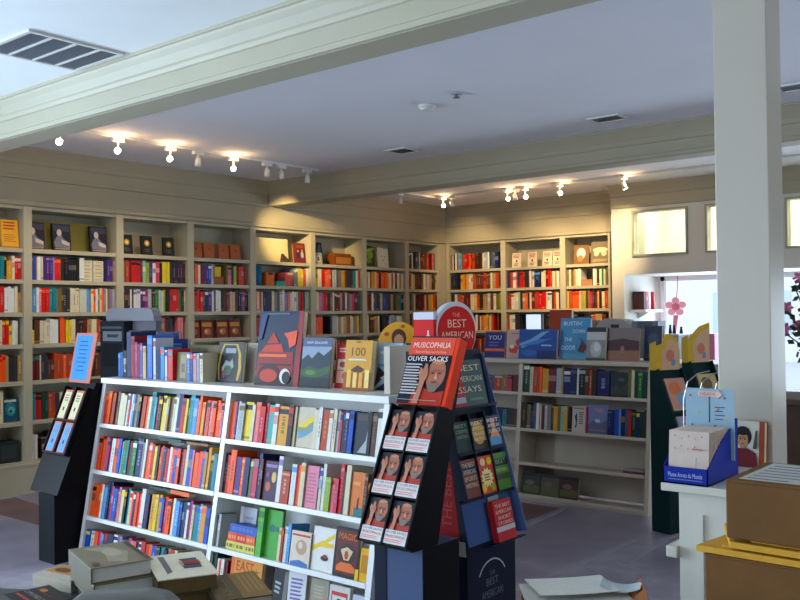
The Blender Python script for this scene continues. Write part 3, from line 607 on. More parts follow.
# cover-out books between the spines
tok = lambda spec, n: None
def gapx(spec, x0, x1, which):
    tk = TOK.findall(spec); tot = sum(int(q[1]) for q in tk); k = (x1 - x0) / tot; x = x0; g = 0
    for c, w, fl, ac in tk:
        if c == 'gap':
            if g == which: return x + int(w) * k / 2, int(w) * k
            g += 1
        x += int(w) * k
gx, gw = gapx(R1, xr0, xr1, 0)
face_book('pale beige book with yellow and grey flag cover, right bay top shelf', gw - .012, .205, .02, fsh(ZF[0], .03)(gx), (196, 184, 160), [('p', [(.05, .6), (.35, .62), (.95, .85), (.95, .68), (.5, .5), (.05, .5)], 'yellow'), ('p', [(.05, .5), (.5, .5), (.95, .68), (.95, .5), (.45, .38), (.05, .38)], (124, 140, 120)), ('p', [(.1, .38), (.45, .38), (.95, .5), (.95, .44), (.4, .26), (.1, .22)], (90, 150, 180))], 0, 9.6)
gx, gw = gapx(R1, xr0, xr1, 1)
face_book('dark book with white swoosh cover, right bay top shelf', gw - .012, .20, .02, fsh(ZF[0], .03)(gx), (38, 42, 56), [('p', [(.3, .05), (1, .05), (1, .75), (.85, .35)], 'silver'), ('r', .1, .82, .9, .95, (70, 60, 60))], 0, 9.6)
gx, gw = gapx(R2, xr0, xr1, 1)
face_book('purple moon-and-face covered book, right bay second shelf', gw - .01, .20, .022, fsh(ZF[1], .03)(gx), (66, 34, 66), [('e', .72, .6, .16, .14, (220, 180, 90)), ('e', .35, .35, .18, .12, (190, 90, 60)), ('r', .1, .84, .9, .92, 'lilac'), ('e', .3, .65, .12, .08, (130, 60, 110))], 0, 9.6)
gx, gw = gapx(R2, xr0, xr1, 3)
face_book('plain pink covered book face out, right bay second shelf', gw - .012, .205, .02, fsh(ZF[1], .03)(gx), (214, 128, 150), [('l', .15, .1, .85, .85, 9, (196, 104, 130))], 0, 9.6)
gx, gw = gapx(R2, xr0, xr1, 4)
face_book('orange cover with dark figure on teal water, right bay second shelf', gw - .01, .205, .02, fsh(ZF[1], .03)(gx), (214, 116, 44), [('r', .3, .0, 1, .2, (40, 110, 120)), ('p', [(.5, .15), (.62, .15), (.66, .45), (.52, .38)], (90, 30, 20)), ('r', .1, .7, .7, .78, (230, 150, 70))], 0, 9.6)
# third shelf, right bay
row('grey10/charcoal silver12', xr0, xr0 + .034, fsh(ZF[2]), AF, .20, G % ('third shelf', 'right'), wr % 'third shelf', seed=7)
Z3 = ZF[2]
def lie(label, x, up_, w, h, dp, col, acc, group=None, ins=.03, n=0):
    p = fsh(Z3, ins)(x); q = (p[0], p[1] + math.sin(AF) * up_, p[2] + math.cos(AF) * up_)
    mb = MB().box(-w / 2, w / 2, 0, .002, 0, h, col).box(-w / 2, w / 2, .002, dp, 0, .002, col).box(-w / 2, w / 2, .002, dp, h - .002, h, col).box(-w / 2 + .003, w / 2 - .003, .002, dp - .004, .002, h - .002, 'cream')
    x_ = -w * .4
    r_ = random.Random(int(x * 1000))
    while x_ < w * .38:
        l_ = r_.uniform(.01, .03); mb.box(x_, min(x_ + l_, w * .4), -.0006, 0, h * .3, h * .7, acc); x_ += l_ + .008
    o = mb.build('book', COVER, None, False, q); o.rotation_euler = (-AF, 0, 0); tag(o, label, 'book', group)
o = face_book('tall pale blue-white book face half out beside flat stack, third shelf', .13, .215, .025, fsh(Z3, .02)(xr0 + .115), (204, 208, 220), [('r', .0, 0, .18, 1, (236, 236, 240)), ('l', .3, .3, .9, .8, 4, (170, 176, 196))], 0, 9.6)
o.location.y += .11; o.location.z -= .019
GLS = 'books lying flat in the stack on the third shelf'
for i in range(3):
    lie('yellow book lying at the %s of the flat stack, layer under red books' % ('left', 'middle', 'right')[i], xr0 + .115 + i * .075, 0, .073, .042, .10, (206, 200, 90), (120, 110, 40), GLS)
for i, c in enumerate(((224, 74, 40), (200, 50, 36), (226, 90, 44))):
    lie('%s book lying in the red layer of the flat stack' % ('leftmost bright red', 'middle deep red', 'rightmost orange-red')[i], xr0 + .12 + i * .072, .0425, .070, .045, .10, c, (236, 150, 80), GLS)
lie('blue book lying topmost on the flat stack, third shelf right bay', xr0 + .20, .088, .21, .045, .10, (44, 84, 170), (70, 110, 190), GLS)
p = fsh(Z3, .014)(xr0 + .345)
o = MB(); spine(o, .04, .243, .15, (84, 170, 60), 'green', 4); o = o.build('book', COVER, None, False, p); o.rotation_euler = (-AF, 0, 0); tag(o, 'tall bright green book standing on third shelf, right bay', 'book')
face_book('bright green large book face half out behind the green spine', .11, .24, .012, fsh(Z3, .035)(xr0 + .425), (70, 158, 56), [('e', .4, .62, .22, .08, (30, 110, 90)), ('e', .75, .62, .12, .06, (30, 110, 90))], 0, 9.6)
row('cream12/tan rust8/orange white14/silver skyblue14T', xr0 + .485, xr0 + .565, fsh(Z3), AF, .19, G % ('third shelf', 'right'), 'right of green book, third shelf, front bookcase', seed=8)
face_book('cream book with brown sketch and blue wave, third shelf right bay', .135, .165, .02, fsh(Z3, .02)(xr0 + .64), (214, 200, 180), [('p', [(.05, .1), (.5, .18), (.95, .1), (.95, .0), (.05, .0)], (60, 110, 170)), ('e', .55, .55, .28, .22, (188, 150, 120)), ('e', .5, .6, .12, .1, (214, 200, 180)), ('r', .05, .86, .95, .92, (200, 60, 40))], 0, 9.6)
face_book('white book with yellow stripes and small car, third shelf right bay', .145, .205, .02, fsh(Z3, .03)(xr0 + .785), (222, 218, 212), [('p', [(0, .55), (.55, .72), (.95, .9), (.95, .78), (.5, .6), (0, .42)], 'yellow'), ('p', [(.3, .66), (.95, .66), (.95, .56), (.3, .54)], (232, 190, 50)), ('e', .6, .3, .18, .06, 'charcoal'), ('e', .62, .35, .1, .04, (160, 40, 40))], 0, 9.6)
face_book('black-bordered book with orange circus cover and heading, third shelf', .155, .225, .022, fsh(Z3, .012)(xr0 + .955), (30, 26, 30), [('r', .07, .06, .93, .95, (96, 36, 28)), ('t', 'MAGIC', .5, .83, .74, .13, (226, 116, 40)), ('e', .5, .48, .36, .2, (60, 40, 36)), ('p', [(.25, .55), (.5, .62), (.75, .55), (.6, .35), (.4, .35)], (210, 190, 150)), ('p', [(.12, .22), (.3, .3), (.7, .3), (.88, .22), (.88, .12), (.12, .12)], (222, 110, 40)), ('e', .5, .46, .08, .09, (190, 70, 40))], 0, 9.6)
p = fsh(Z3, .012)(xr0 + 1.07); t = thing('book_box', 'small yellow boxed set at the right end of third shelf', 'box', p, (-AF, 0, 0))
MB().box(-.028, .028, 0, .09, 0, .15, (220, 170, 40)).box(-.02, .02, -.001, 0, .04, .12, (190, 130, 40)).build('slipcase', CARD, t); MB().box(-.05, -.03, -.005, .06, 0, .05, (226, 186, 60)).build('booklet', CARD, t)
# bottom shelf, right bay
Z4 = ZF[3]
row('darkgreen26T white16 coral10 white18 maroon16', xr0, xr0 + .12, fsh(Z4), AF, .19, G % ('bottom shelf', 'right'), wr % 'bottom shelf', seed=9)
face_book('orange-yellow book with big red lettering, bottom shelf right bay', .24, .20, .022, fsh(Z4, .03)(xr0 + .26), (214, 140, 36), [('r', 0, 0, .1, 1, (226, 96, 36)), ('t', 'EAST', .46, .78, .56, .26, (180, 52, 30)), ('t', 'SO', .5, .36, .42, .36, (150, 30, 30)), ('t', 'EAST', .86, .5, .5, .12, (90, 90, 40), 90)], 0, 9.6)
face_book('black book with white lettering leaning on bottom shelf', .10, .19, .03, fsh(Z4, .03)(xr0 + .50), (28, 28, 32), [('l', .2, .35, .8, .7, 3, 'silver')], -14, 9.6, page='white')
face_book('white book with purple script, bottom shelf right bay', .11, .20, .03, fsh(Z4, .03)(xr0 + .64), (214, 214, 220), [('l', .15, .3, .85, .85, 6, (120, 110, 160))], 8, 9.6)
face_book('grey-olive book face out beside the purple script book', .12, .185, .02, fsh(Z4, .05)(xr0 + .77), (150, 144, 124), [('l', .2, .5, .8, .85, 4, (176, 168, 140))], 0, 9.6)
face_book('white book with red and black dancing figure, bottom shelf right', .13, .18, .02, fsh(Z4, .03)(xr0 + .92), (206, 200, 196), [('r', .1, .1, .9, .85, (190, 60, 50)), ('r', .16, .15, .84, .75, (210, 204, 200)), ('p', [(.35, .15), (.45, .5), (.4, .68), (.6, .68), (.6, .45), (.7, .15), (.55, .35)], 'black')], 0, 9.6)
face_book('pale blue and pink book at the right end of bottom shelf', .09, .16, .02, fsh(Z4, .03)(xr0 + 1.05), (180, 190, 206), [('r', .3, .2, .9, .5, (190, 90, 110))], 0, 9.6)

# books lying on the tops of rows, left bay
def lay_top(label, x, z, up_, w, dp, h, col, yaw=0, rx=0, ins=.03):
    p = fsh(z, ins)(x); mb = MB().box(-w / 2, w / 2, 0, dp, 0, .003, col).box(-w / 2, w / 2, 0, dp, h - .003, h, col).box(-w / 2, w / 2, 0, .003, .003, h - .003, col).box(-w / 2 + .004, w / 2 - .004, .003, dp - .004, .003, h - .003, 'cream')
    o = mb.build('book', COVER, None, False, (p[0], p[1] + math.sin(AF) * up_, p[2] + math.cos(AF) * up_))
    o.rotation_euler = (Matrix.Rotation(-AF, 3, 'X') @ Matrix.Rotation(R(yaw), 3, 'Z') @ Matrix.Rotation(R(rx), 3, 'Y')).to_euler(); tag(o, label, 'book')
lay_top('dark green book lying flat on top of second row, left bay', -4.37, ZF[1], .2265, .21, .14, .018, (34, 64, 58), ins=.05)
lay_top('brown book lying flat on top of second row, left bay', -4.13, ZF[1], .2265, .19, .13, .014, (150, 100, 56), ins=.06)
lay_top('dark green book lying flat on top of third row, left bay', -4.42, ZF[2], .2235, .20, .13, .016, (30, 60, 54), ins=.06)
lay_top('orange book lying askew on top of third row, left bay', -4.18, ZF[2], .2235, .20, .05, .022, (228, 96, 34), yaw=-6, ins=.02)

# ------------------------------------------------------------------ on top of the front bookcase
ZT1 = 1.1206
def up_book(label, x, y, w, h, d, col, acc=None, rz=0, style=None, lean=0, word=None):
    h *= 1.07
    mb = MB(); spine(mb, w, h, d, col, acc, style)
    if word: mb.text(word, 0, h * .45, h * .5, w * .55, -.001, 'white', 90)
    o = mb.build('book', COVER, None, False, (x, y, ZT1), (0, R(lean), R(rz))); tag(o, label, 'book', 'books standing on top of the front bookcase'); return o
Y3 = 3.26
up_book('slim blue book at the left end of bookcase top', -5.001, Y3, .024, .145, .11, (36, 92, 160), 'skyblue')
up_book('second slim blue book from left end of bookcase top', -4.974, Y3, .024, .15, .11, (30, 84, 160), 'blue')
up_book('black book with white vertical lettering on bookcase top', -4.94, Y3, .034, .16, .12, 'black', None, 0, 4, 0, 'guns')
up_book('tall dark navy book, tallest spine on bookcase top', -4.898, Y3, .042, .27, .19, (24, 40, 84), 'navy', 0, 2)
face_book('large navy book face out behind the tall navy spine', .235, .285, .02, (-5.02 + .13, 3.53, ZT1), (34, 52, 100), [('r', .1, .8, .9, .92, (50, 66, 116))], 0, 4)
up_book('tall red book with dark cover beside the navy book', -4.855, Y3, .038, .245, .17, (150, 28, 36), 'maroon', 0, 2)
up_book('purple-red slim book right of the tall red one', -4.819, Y3, .026, .21, .13, (150, 50, 100), 'rose')
up_book('dark red slim book right of the purple-red one, bookcase top', -4.792, Y3, .022, .20, .13, (120, 34, 60), 'maroon')
up_book('lilac slim book on the bookcase top', -4.766, Y3, .024, .205, .13, (90, 76, 150), 'lilac')
up_book('tan slim book on the bookcase top', -4.733, Y3, .032, .19, .13, (190, 168, 120), 'tan')
up_book('tall light blue book on the bookcase top', -4.676, Y3, .048, .25, .15, (60, 104, 190), 'skyblue', 0, 0)
up_book('white and red spiral-edged slim book on bookcase top', -4.628, Y3, .024, .235, .13, (190, 190, 196), 'rust')
face_book('large blue book with pale script face out on bookcase top', .25, .24, .018, (-4.79, 3.52, ZT1), (30, 50, 110), [('l', .1, .68, .9, .9, 2, (90, 120, 180)), ('r', 0, 0, 1, .12, (24, 40, 90))], 0, 5)
up_book('blue and orange book in front of the large blue cover', -4.548, Y3, .036, .185, .13, (50, 130, 190), 'orange')
up_book('white and blue slim book before the large blue cover', -4.512, Y3, .022, .17, .13, (190, 196, 214), 'blue')
up_book('bright red book with grey band before large blue cover', -4.47, Y3, .046, .175, .13, (206, 40, 34), 'grey')
face_book('olive and brown box-shaped book face out beside the red one', .115, .17, .03, (-4.38, 3.28, ZT1), (110, 106, 64), [('r', .3, .1, .75, .9, (150, 130, 100)), ('r', .38, .3, .66, .6, (110, 90, 80))], 0, 3)
up_book('light blue slim book right of the olive book, bookcase top', -4.295, Y3, .026, .16, .12, (70, 110, 190), 'white')
up_book('dark blue slim book right of the light blue one, bookcase top', -4.266, Y3, .024, .16, .12, (34, 56, 120), 'orange')
up_book('grey-pink slim book in the low group on bookcase top', -4.236, Y3, .026, .155, .12, (190, 150, 150), 'rose')
up_book('lilac-grey slim book at right of low group, bookcase top', -4.206, Y3, .024, .158, .12, (150, 140, 170), 'silver')
up_book('cream slim book ending the low group on bookcase top', -4.176, Y3, .026, .158, .12, 'cream', 'brown')
face_book('beige picture book standing behind the low group on bookcase top', .29, .205, .02, (-4.47, 3.50, ZT1), (150, 142, 112), [('r', .05, .1, .6, .9, (120, 116, 84)), ('e', .75, .5, .15, .2, (176, 160, 120))], 0, 6)
face_book('black oval-framed picture book with yellow edge, bookcase top', .225, .235, .025, (-4.035, 3.34, ZT1), (60, 56, 44), [('p', [(.12, .05), (.04, .35), (.08, .7), (.2, .95), (.75, .95), (.9, .7), (.95, .35), (.88, .05)], (190, 150, 60)), ('p', [(.16, .05), (.1, .35), (.14, .7), (.26, .92), (.68, .92), (.8, .7), (.84, .35), (.78, .05)], (28, 34, 34)), ('r', .3, .72, .7, .84, (140, 150, 160)), ('p', [(.2, .35), (.35, .55), (.5, .5), (.6, .6), (.66, .4), (.5, .2), (.25, .15)], (150, 156, 150)), ('e', .45, .3, .16, .12, (60, 90, 60)), ('e', .3, .2, .08, .1, (120, 60, 90)), ('r', .2, .03, .8, .08, (70, 60, 90))], 0, 8)
face_book('grey metallic-edged book standing behind the oval-framed one', .14, .225, .03, (-4.07, 3.47, ZT1), (112, 116, 124), [('r', .55, 0, .62, 1, (150, 150, 156))], 0, 5)
face_book('plain white book at the left of the big night-sky cover', .13, .225, .03, (-3.95, 3.44, ZT1), (226, 216, 196), [], 0, 6)
face_book('very large dark blue and red night picture book, bookcase top', .335, .41, .035, (-3.625, 3.33, ZT1), (34, 40, 66), [
    ('p', [(.88, 0), (1, 0), (1, 1), (.9, 1)], (150, 34, 34)), ('r', 0, .0, .88, .1, (50, 20, 24)),
    ('p', [(.0, .12), (.86, .12), (.84, .45), (.05, .45)], (140, 36, 22)), ('p', [(.1, .45), (.2, .54), (.56, .56), (.62, .45)], (196, 56, 26)),
    ('p', [(.22, .56), (.36, .72), (.5, .57)], (176, 48, 26)), ('r', .06, .38, .7, .42, (230, 100, 40)), ('e', .32, .16, .25, .12, (60, 20, 24)), ('e', .32, .13, .2, .09, (190, 54, 26)),
    ('p', [(.6, .7), (.9, .74), (.88, .55), (.75, .5), (.7, .62)], (226, 84, 44)), ('r', .1, .27, .8, .29, (70, 20, 26)), ('e', .70, .13, .12, .10, 'white'), ('e', .73, .115, .09, .08, (24, 24, 30)),
    ('p', [(.02, .6), (.05, .95), (.2, .98), (.1, .62)], (36, 60, 110)), ('l', .2, .94, .8, .98, 1, (90, 96, 120))], 2, 8, side=(150, 34, 34))
face_book('green valley and grey sky picture book on the bookcase top', .205, .265, .028, (-3.345, 3.345, ZT1), (84, 96, 128), [('r', .0, .52, 1, .82, (140, 156, 176)), ('p', [(0, .55), (.2, .66), (.35, .58), (.55, .72), (.75, .64), (1, .78), (1, .1), (0, .1)], (40, 58, 66)), ('p', [(0, .34), (.3, .42), (.6, .36), (1, .46), (1, .3), (.5, .18), (0, .24)], (58, 92, 48)), ('r', 0, 0, 1, .2, (32, 36, 40)), ('t', 'NEW ZEALAND', .5, .90, .7, .05, (214, 218, 226)), ('e', .35, .3, .18, .05, (90, 130, 60))], 3, 8)
face_book('red cookbook with small food photos, partly behind yellow book', .125, .23, .025, (-3.185, 3.395, ZT1), (184, 44, 44), [('l', .15, .8, .85, .93, 2, (230, 190, 180)), ('r', .1, .42, .9, .66, (190, 190, 184)), ('r', .1, .12, .9, .40, (206, 160, 140)), ('e', .4, .54, .18, .07, (150, 60, 50)), ('e', .6, .28, .2, .08, (190, 60, 50))], 0, 8)
face_book('mustard yellow book with large number and food photo', .175, .255, .035, (-3.03, 3.325, ZT1), (210, 152, 44), [('t', '100', .5, .77, .52, .17, (110, 64, 30)), ('l', .14, .58, .86, .64, 1, 'white'), ('r', 0, .0, 1, .36, (150, 84, 30)), ('r', .12, .06, .28, .42, (232, 178, 70)), ('r', .36, .06, .5, .38, (240, 200, 100)), ('r', .58, .06, .72, .36, (226, 160, 60)), ('r', .8, .06, .96, .42, (240, 206, 120)), ('p', [(.25, .4), (.5, .5), (.75, .42), (.6, .36), (.4, .36)], (90, 50, 26)), ('r', .4, .95, .56, .97, (90, 50, 26))], 2, 8)
face_book('light blue and black angular patterned book at right end of top', .17, .24, .025, (-2.90, 3.41, ZT1), (150, 176, 200), [('p', [(0, .0), (.5, .2), (.9, 0)], (40, 44, 60)), ('p', [(0, .05), (.45, .35), (.1, .5)], (36, 40, 56)), ('p', [(.1, .8), (.9, .95), (.5, .7)], (206, 214, 220)), ('r', .1, .5, .8, .56, (90, 150, 190)), ('p', [(.2, .25), (.6, .4), (.9, .2)], (210, 180, 160))], 0, 8)

# grey hooded display standing behind the bookcase, and the round yellow sign
t = thing('display_hood', 'dark display cabinet under a grey curved hood behind bookcase left end', 'display', (-5.93, 3.95, 0))
MB().prism([(-.31, 1.475), (-.31, 1.51), (-.295, 1.555), (-.26, 1.572), (.24, 1.572), (.29, 1.555), (.315, 1.51), (.315, 1.475)], 'y', 0, .07, (146, 146, 154)).build('hood', CARD, t)
MB().box(-.31, .315, .02, .07, 1.25, 1.475, (110, 110, 118)).build('hood_back', CARD, t)
bevel(MB().box(-.30, .02, -.06, .019, 0, 1.474, (34, 38, 46)).build('cabinet', CARD, t), .004)
fp = MB(); paint_art(fp, .30, .34, [('r', .1, .62, .95, .84, (120, 128, 134)), ('r', .05, .90, .95, .95, (90, 94, 100)), ('r', .1, .05, .95, .56, (22, 24, 30)), ('l', .3, .66, .85, .8, 1, (60, 64, 72))]); fp.v = [(x - .14, y - .0605, z + 1.11) for x, y, z in fp.v]
fp.build('front_panel', CARD, t)
t = thing('round_sign_stand', 'yellow round-topped display sign with dark lettering behind the bookcase', 'sign', (-3.22, 3.90, -.03))
sg = MB()
sg.flat([(.165 * math.cos(R(a)), 1.335 + .155 * math.sin(R(a))) for a in range(0, 181, 12)] + [(-.165, 1.24), (.165, 1.24)], 0, (222, 160, 34), .006)
sg.ell(0, 1.40, .055, .05, -.0008, (90, 50, 34)); sg.ell(0, 1.385, .035, .035, -.0014, (200, 140, 100)); sg.box(-.19, .19, -.003, -.0016, 1.325, 1.37, (70, 58, 50)); sg.text('Storebooks', 0, 1.347, .35, .034, -.004, (222, 210, 190))
sg.ell(-.09, 1.42, .02, .012, -.0008, (180, 80, 40)); sg.ell(.03, 1.465, .015, .01, -.0008, (180, 80, 40)); sg.box(-.02, .02, -.0012, -.0006, 1.25, 1.32, (80, 30, 40))
sg.build('sign_panel', CARD, t); MB().box(-.15, .15, .01, .22, 0, 1.25, (70, 60, 50)).build('stand', CARD, t)

# ------------------------------------------------------------------ far sloped bookcase
AB = R(6); ZBK = [.856, .566, .295, .045]
tB2, bsh = sloped_case('sloped_bookcase', 'beige-white sloped bookcase standing across the floor behind the displays', (-5.03, -3.922, -2.80), 6.33, 1.125, ZBK, AB, .50, BACKW)
wb = '%s, far bookcase'
b0, b1 = -3.922 + .019, -2.80 - .019
row('darkgreen26T/white cream18 rust26 orange14 gold28 maroon34 silver22 tan8 navy28/white navy28/slate white8 black26/silver brown14 rust14 darkbrown20 navy50 gap74 olive12 cream12 darkgreen14 green16 darkgreen22', b0, b1, bsh(ZBK[0]), AB, .232, 'books on the top shelf of the far bookcase', wb % 'top shelf', seed=21, loose=True)
row('darkbrown20 olive18 navy14 slate12L white14L cream8 maroon16 silver14 grey14 brown8 gold18 olive14 mint16 gold14 black14 gap60 rose6 gap82 navy16 navy12 blue18 skyblue8 navy16 slate12 red10 darkgreen20 navy12/yellow darkgreen18 charcoal12', b0, b1, bsh(ZBK[1]), AB, .225, 'books on the second shelf of the far bookcase', wb % 'second shelf', seed=22, loose=True)
s1 = 'darkgreen26T/white cream18 rust26 orange14 gold28 maroon34 silver22 tan8 navy28/white navy28/slate white8 black26/silver brown14 rust14 darkbrown20 navy50 gap74 olive12 cream12 darkgreen14 green16 darkgreen22'
gx, gw = gapx(s1, b0, b1, 0)
face_book('very dark landscape picture book, far bookcase top shelf', gw - .012, .19, .02, bsh(ZBK[0], .03)(gx), (44, 50, 54), [('p', [(0, .3), (.3, .5), (.6, .35), (1, .6), (1, .1), (0, .1)], (60, 66, 60)), ('e', .6, .7, .2, .08, (70, 78, 84))], 0, 6)
s2 = 'darkbrown20 olive18 navy14 slate12L white14L cream8 maroon16 silver14 grey14 brown8 gold18 olive14 mint16 gold14 black14 gap60 rose6 gap82 navy16 navy12 blue18 skyblue8 navy16 slate12 red10 darkgreen20 navy12/yellow darkgreen18 charcoal12'
gx, gw = gapx(s2, b0, b1, 0)
face_book('cream book with dark dancer figure, far bookcase second shelf', gw - .01, .205, .02, bsh(ZBK[1], .03)(gx), (196, 186, 172), [('l', .5, .3, .9, .8, 6, (110, 90, 90)), ('p', [(.2, .15), (.3, .35), (.2, .6), (.35, .75), (.4, .5), (.35, .2)], (70, 60, 66)), ('r', .1, .88, .9, .94, (150, 120, 110))], 0, 6)
gx, gw = gapx(s2, b0, b1, 1)
face_book('lilac-blue landscape book, far bookcase second shelf', gw - .01, .225, .02, bsh(ZBK[1], .03)(gx), (116, 124, 168), [('p', [(0, .3), (.3, .45), (.6, .35), (1, .5), (1, 0), (0, 0)], (96, 96, 130)), ('e', .5, .45, .14, .06, (190, 196, 214)), ('p', [(.2, .85), (.8, .9), (.7, .7)], (170, 130, 150)), ('r', .1, .1, .9, .14, (150, 110, 120))], 0, 6)
row('brown30/grey maroon28 slate20 rust34/silver taupe24 rose20/maroon brown30', -4.36, -3.945, bsh(ZBK[0]), AB, .15, 'low books in left bay, far bookcase top shelf', 'low group, left bay top shelf, far bookcase', seed=23, dmax=.12, loose=True)
row('navy20 slate24 charcoal16 blue14 rust12 navy20 teal14 charcoal24 brown14', -4.40, -3.945, bsh(ZBK[1]), AB, .165, 'low books in left bay, far bookcase second shelf', 'left bay second shelf, far bookcase', seed=24, dmax=.12, loose=True)
p = bsh(ZBK[2], .03)(-2.92)
for j, (c, nm) in enumerate((((120, 60, 60), 'dark red book lying under the grey one'), ((150, 146, 150), 'pale grey book lying on the dark red one'))):
    mb = MB().box(-.085, .085, 0, .14, 0, .016, c).box(-.081, .081, .002, .137, .002, .014, 'cream')
    tag(mb.build('book', COVER, None, False, (p[0], p[1] + math.sin(AB) * j * .017, p[2] + j * .0172), (-AB, 0, 0)), nm + ', third shelf far bookcase', 'book')
for j, (x, c) in enumerate(((-3.80, (52, 56, 40)), (-3.63, (84, 78, 64)), (-3.46, (70, 40, 34)))):
    face_book(('dark olive', 'grey-brown', 'dark reddish')[j] + ' garden photo book face out, bottom shelf of far bookcase', .165, .17, .02, bsh(ZBK[3], .03)(x), c, [('r', .05, .1, .95, .4, (80, 96, 50)), ('e', .4, .55, .25, .12, (110, 100, 90)), ('e', .7, .35, .14, .1, (130, 70, 40)), ('r', 0, .86, 1, 1, (34, 34, 34))], 0, 14)
# cover-out books on its top
ZT2 = 1.1256
face_book('navy book with orange band and white heading, far bookcase top', .20, .225, .03, (-4.255, 6.43, ZT2), (36, 34, 110), [('t', 'YOU', .5, .76, .66, .17, (200, 206, 226)), ('l', .2, .40, .8, .62, 2, (90, 90, 160)), ('r', 0, .24, 1, .34, (226, 96, 40)), ('r', 0, .95, 1, 1, (150, 50, 40))], 0, 7)
face_book('pale pink food cover book beside navy book, far bookcase top', .22, .24, .03, (-4.03, 6.44, ZT2), (196, 160, 148), [('e', .35, .3, .24, .14, (190, 60, 44)), ('e', .6, .55, .2, .14, (150, 80, 50)), ('e', .7, .24, .2, .14, (226, 190, 150)), ('l', .2, .82, .8, .9, 1, (150, 110, 110)), ('e', .25, .4, .1, .07, (230, 210, 180))], 0, 7)
face_book('wide blue ocean wave picture book, far bookcase top', .36, .245, .03, (-3.815, 6.40, ZT2), (26, 74, 150), [('p', [(0, .5), (.3, .65), (.6, .9), (.8, .95), (.4, .55), (.1, .35)], (110, 160, 206)), ('p', [(.0, .4), (.5, .65), (.9, .7), (.5, .5)], (60, 120, 190)), ('r', .5, .0, 1, .28, (20, 44, 100)), ('l', .6, .4, .9, .5, 1, (150, 180, 210)), ('e', .3, .2, .2, .1, (40, 100, 170))], 0, 7)
face_book('tall sky blue surfing book with white heading, far bookcase top', .27, .335, .03, (-3.50, 6.45, ZT2), (64, 140, 186), [('t', 'BUSTIN\'', .42, .87, .62, .10, (220, 226, 220)), ('t', 'DOWN', .62, .68, .40, .09, (214, 222, 216)), ('t', 'THE', .28, .48, .26, .09, (214, 222, 216)), ('t', 'DOOR', .3, .28, .46, .11, (224, 230, 224)), ('p', [(.6, .2), (.72, .42), (.66, .56), (.78, .44), (.92, .3), (.8, .16)], (90, 50, 40)), ('r', 0, 0, 1, .14, (90, 150, 180))], 0, 7)
face_book('grey and white tree-photo book with black band, far bookcase top', .165, .26, .03, (-3.285, 6.40, ZT2), (140, 140, 136), [('r', 0, .86, 1, 1, (44, 44, 48)), ('r', 0, .62, 1, .86, (190, 186, 180)), ('e', .5, .34, .3, .24, (180, 182, 180)), ('e', .55, .4, .16, .14, (212, 212, 210)), ('r', 0, 0, 1, .07, (70, 70, 70))], 0, 7)
face_book('brown desert scene picture book, far bookcase top', .275, .255, .03, (-3.075, 6.43, ZT2), (112, 84, 84), [('r', 0, .6, 1, 1, (130, 112, 110)), ('p', [(0, .6), (.5, .68), (1, .6), (1, .35), (0, .3)], (76, 50, 52)), ('r', 0, 0, 1, .3, (150, 104, 84)), ('e', .5, .34, .06, .12, (170, 110, 90)), ('r', 0, 0, .06, 1, (44, 34, 36))], 0, 7)
face_book('dark navy book at the right end of far bookcase top', .14, .27, .03, (-2.86, 6.50, ZT2), (52, 60, 84), [('e', .5, .6, .3, .2, (74, 84, 104)), ('r', .1, .1, .9, .2, (80, 70, 80))], 0, 7)
# second rank behind, on a low table: boxes with grey tops
t = thing('display_table', 'low pale display table behind the far bookcase', 'table', (-3.2, 7.75, 0))
bevel(MB().box(-.85, .55, -.32, .32, 1.02, 1.06).build('tabletop', BACKW, t), .003)
for sx, sy in ((-.8, -.27), (.5, -.27), (-.8, .27), (.5, .27)): MB().box(sx - .03, sx + .03, sy - .03, sy + .03, 0, 1.02).build('leg', BACKW, t)
t = thing('grey_carton', 'grey-white box with rounded top edge behind desert picture book', 'box', (-3.75, 7.52, 1.061))
MB().prism([(-.10, 0), (-.10, .31), (-.07, .355), (.0, .385), (.17, .375), (.21, .34), (.22, .29), (.22, 0)], 'y', 0, .2, (160, 156, 156)).build('body', CARD, t); MB().box(.05, .13, -.002, 0, .30, .33, (60, 60, 66)).build('handle_slot', CARD, t)
gift('brown and grey box behind the grey tree-photo book', -3.97, 7.62, 1.061, .22, .16, .37, (150, 116, 100), (110, 80, 66), 0)
gift('slate grey box behind the navy book at the bookcase end', -3.38, 7.62, 1.061, .24, .16, .36, (116, 122, 136), (90, 96, 110), 0)
face_book('plain orange-brown book standing tall behind the surfing book', .24, .47, .04, (-4.25, 7.55, 1.0605), (160, 62, 30), [('r', .1, .1, .9, .3, (120, 44, 26))], 0, 4)
# small lit screens on the back counter
def screen(label, x, y, z, w, h):
    t = thing('monitor', label, 'monitor', (x, y, 0))
    bevel(MB().box(-w / 2, w / 2, 0, .03, z, z + h, (60, 60, 66)).build('case', CARD, t), .003)
    MB().box(-w / 2 + .012, w / 2 - .012, -.002, -.0005, z + .012, z + h - .012).build('screen', SCREEN, t)
    MB().box(-.02, .02, .03, .05, .0, z + h * .6, (50, 50, 56)).box(-.12, .12, -.04, .12, 0, .02, (50, 50, 56)).build('stand', CARD, t)
SCREEN = new_mat('lit_screen', .3, base=(220, 228, 240), emit=(190, 206, 236), estr=1.0, noise=.02)
screen('small bright screen glimpsed behind wave book before back shelves', -4.86, 8.1, 1.28, .20, .22)
screen('small bright screen glimpsed right of the brown box before back shelves', -4.33, 8.2, 1.34, .17, .12)

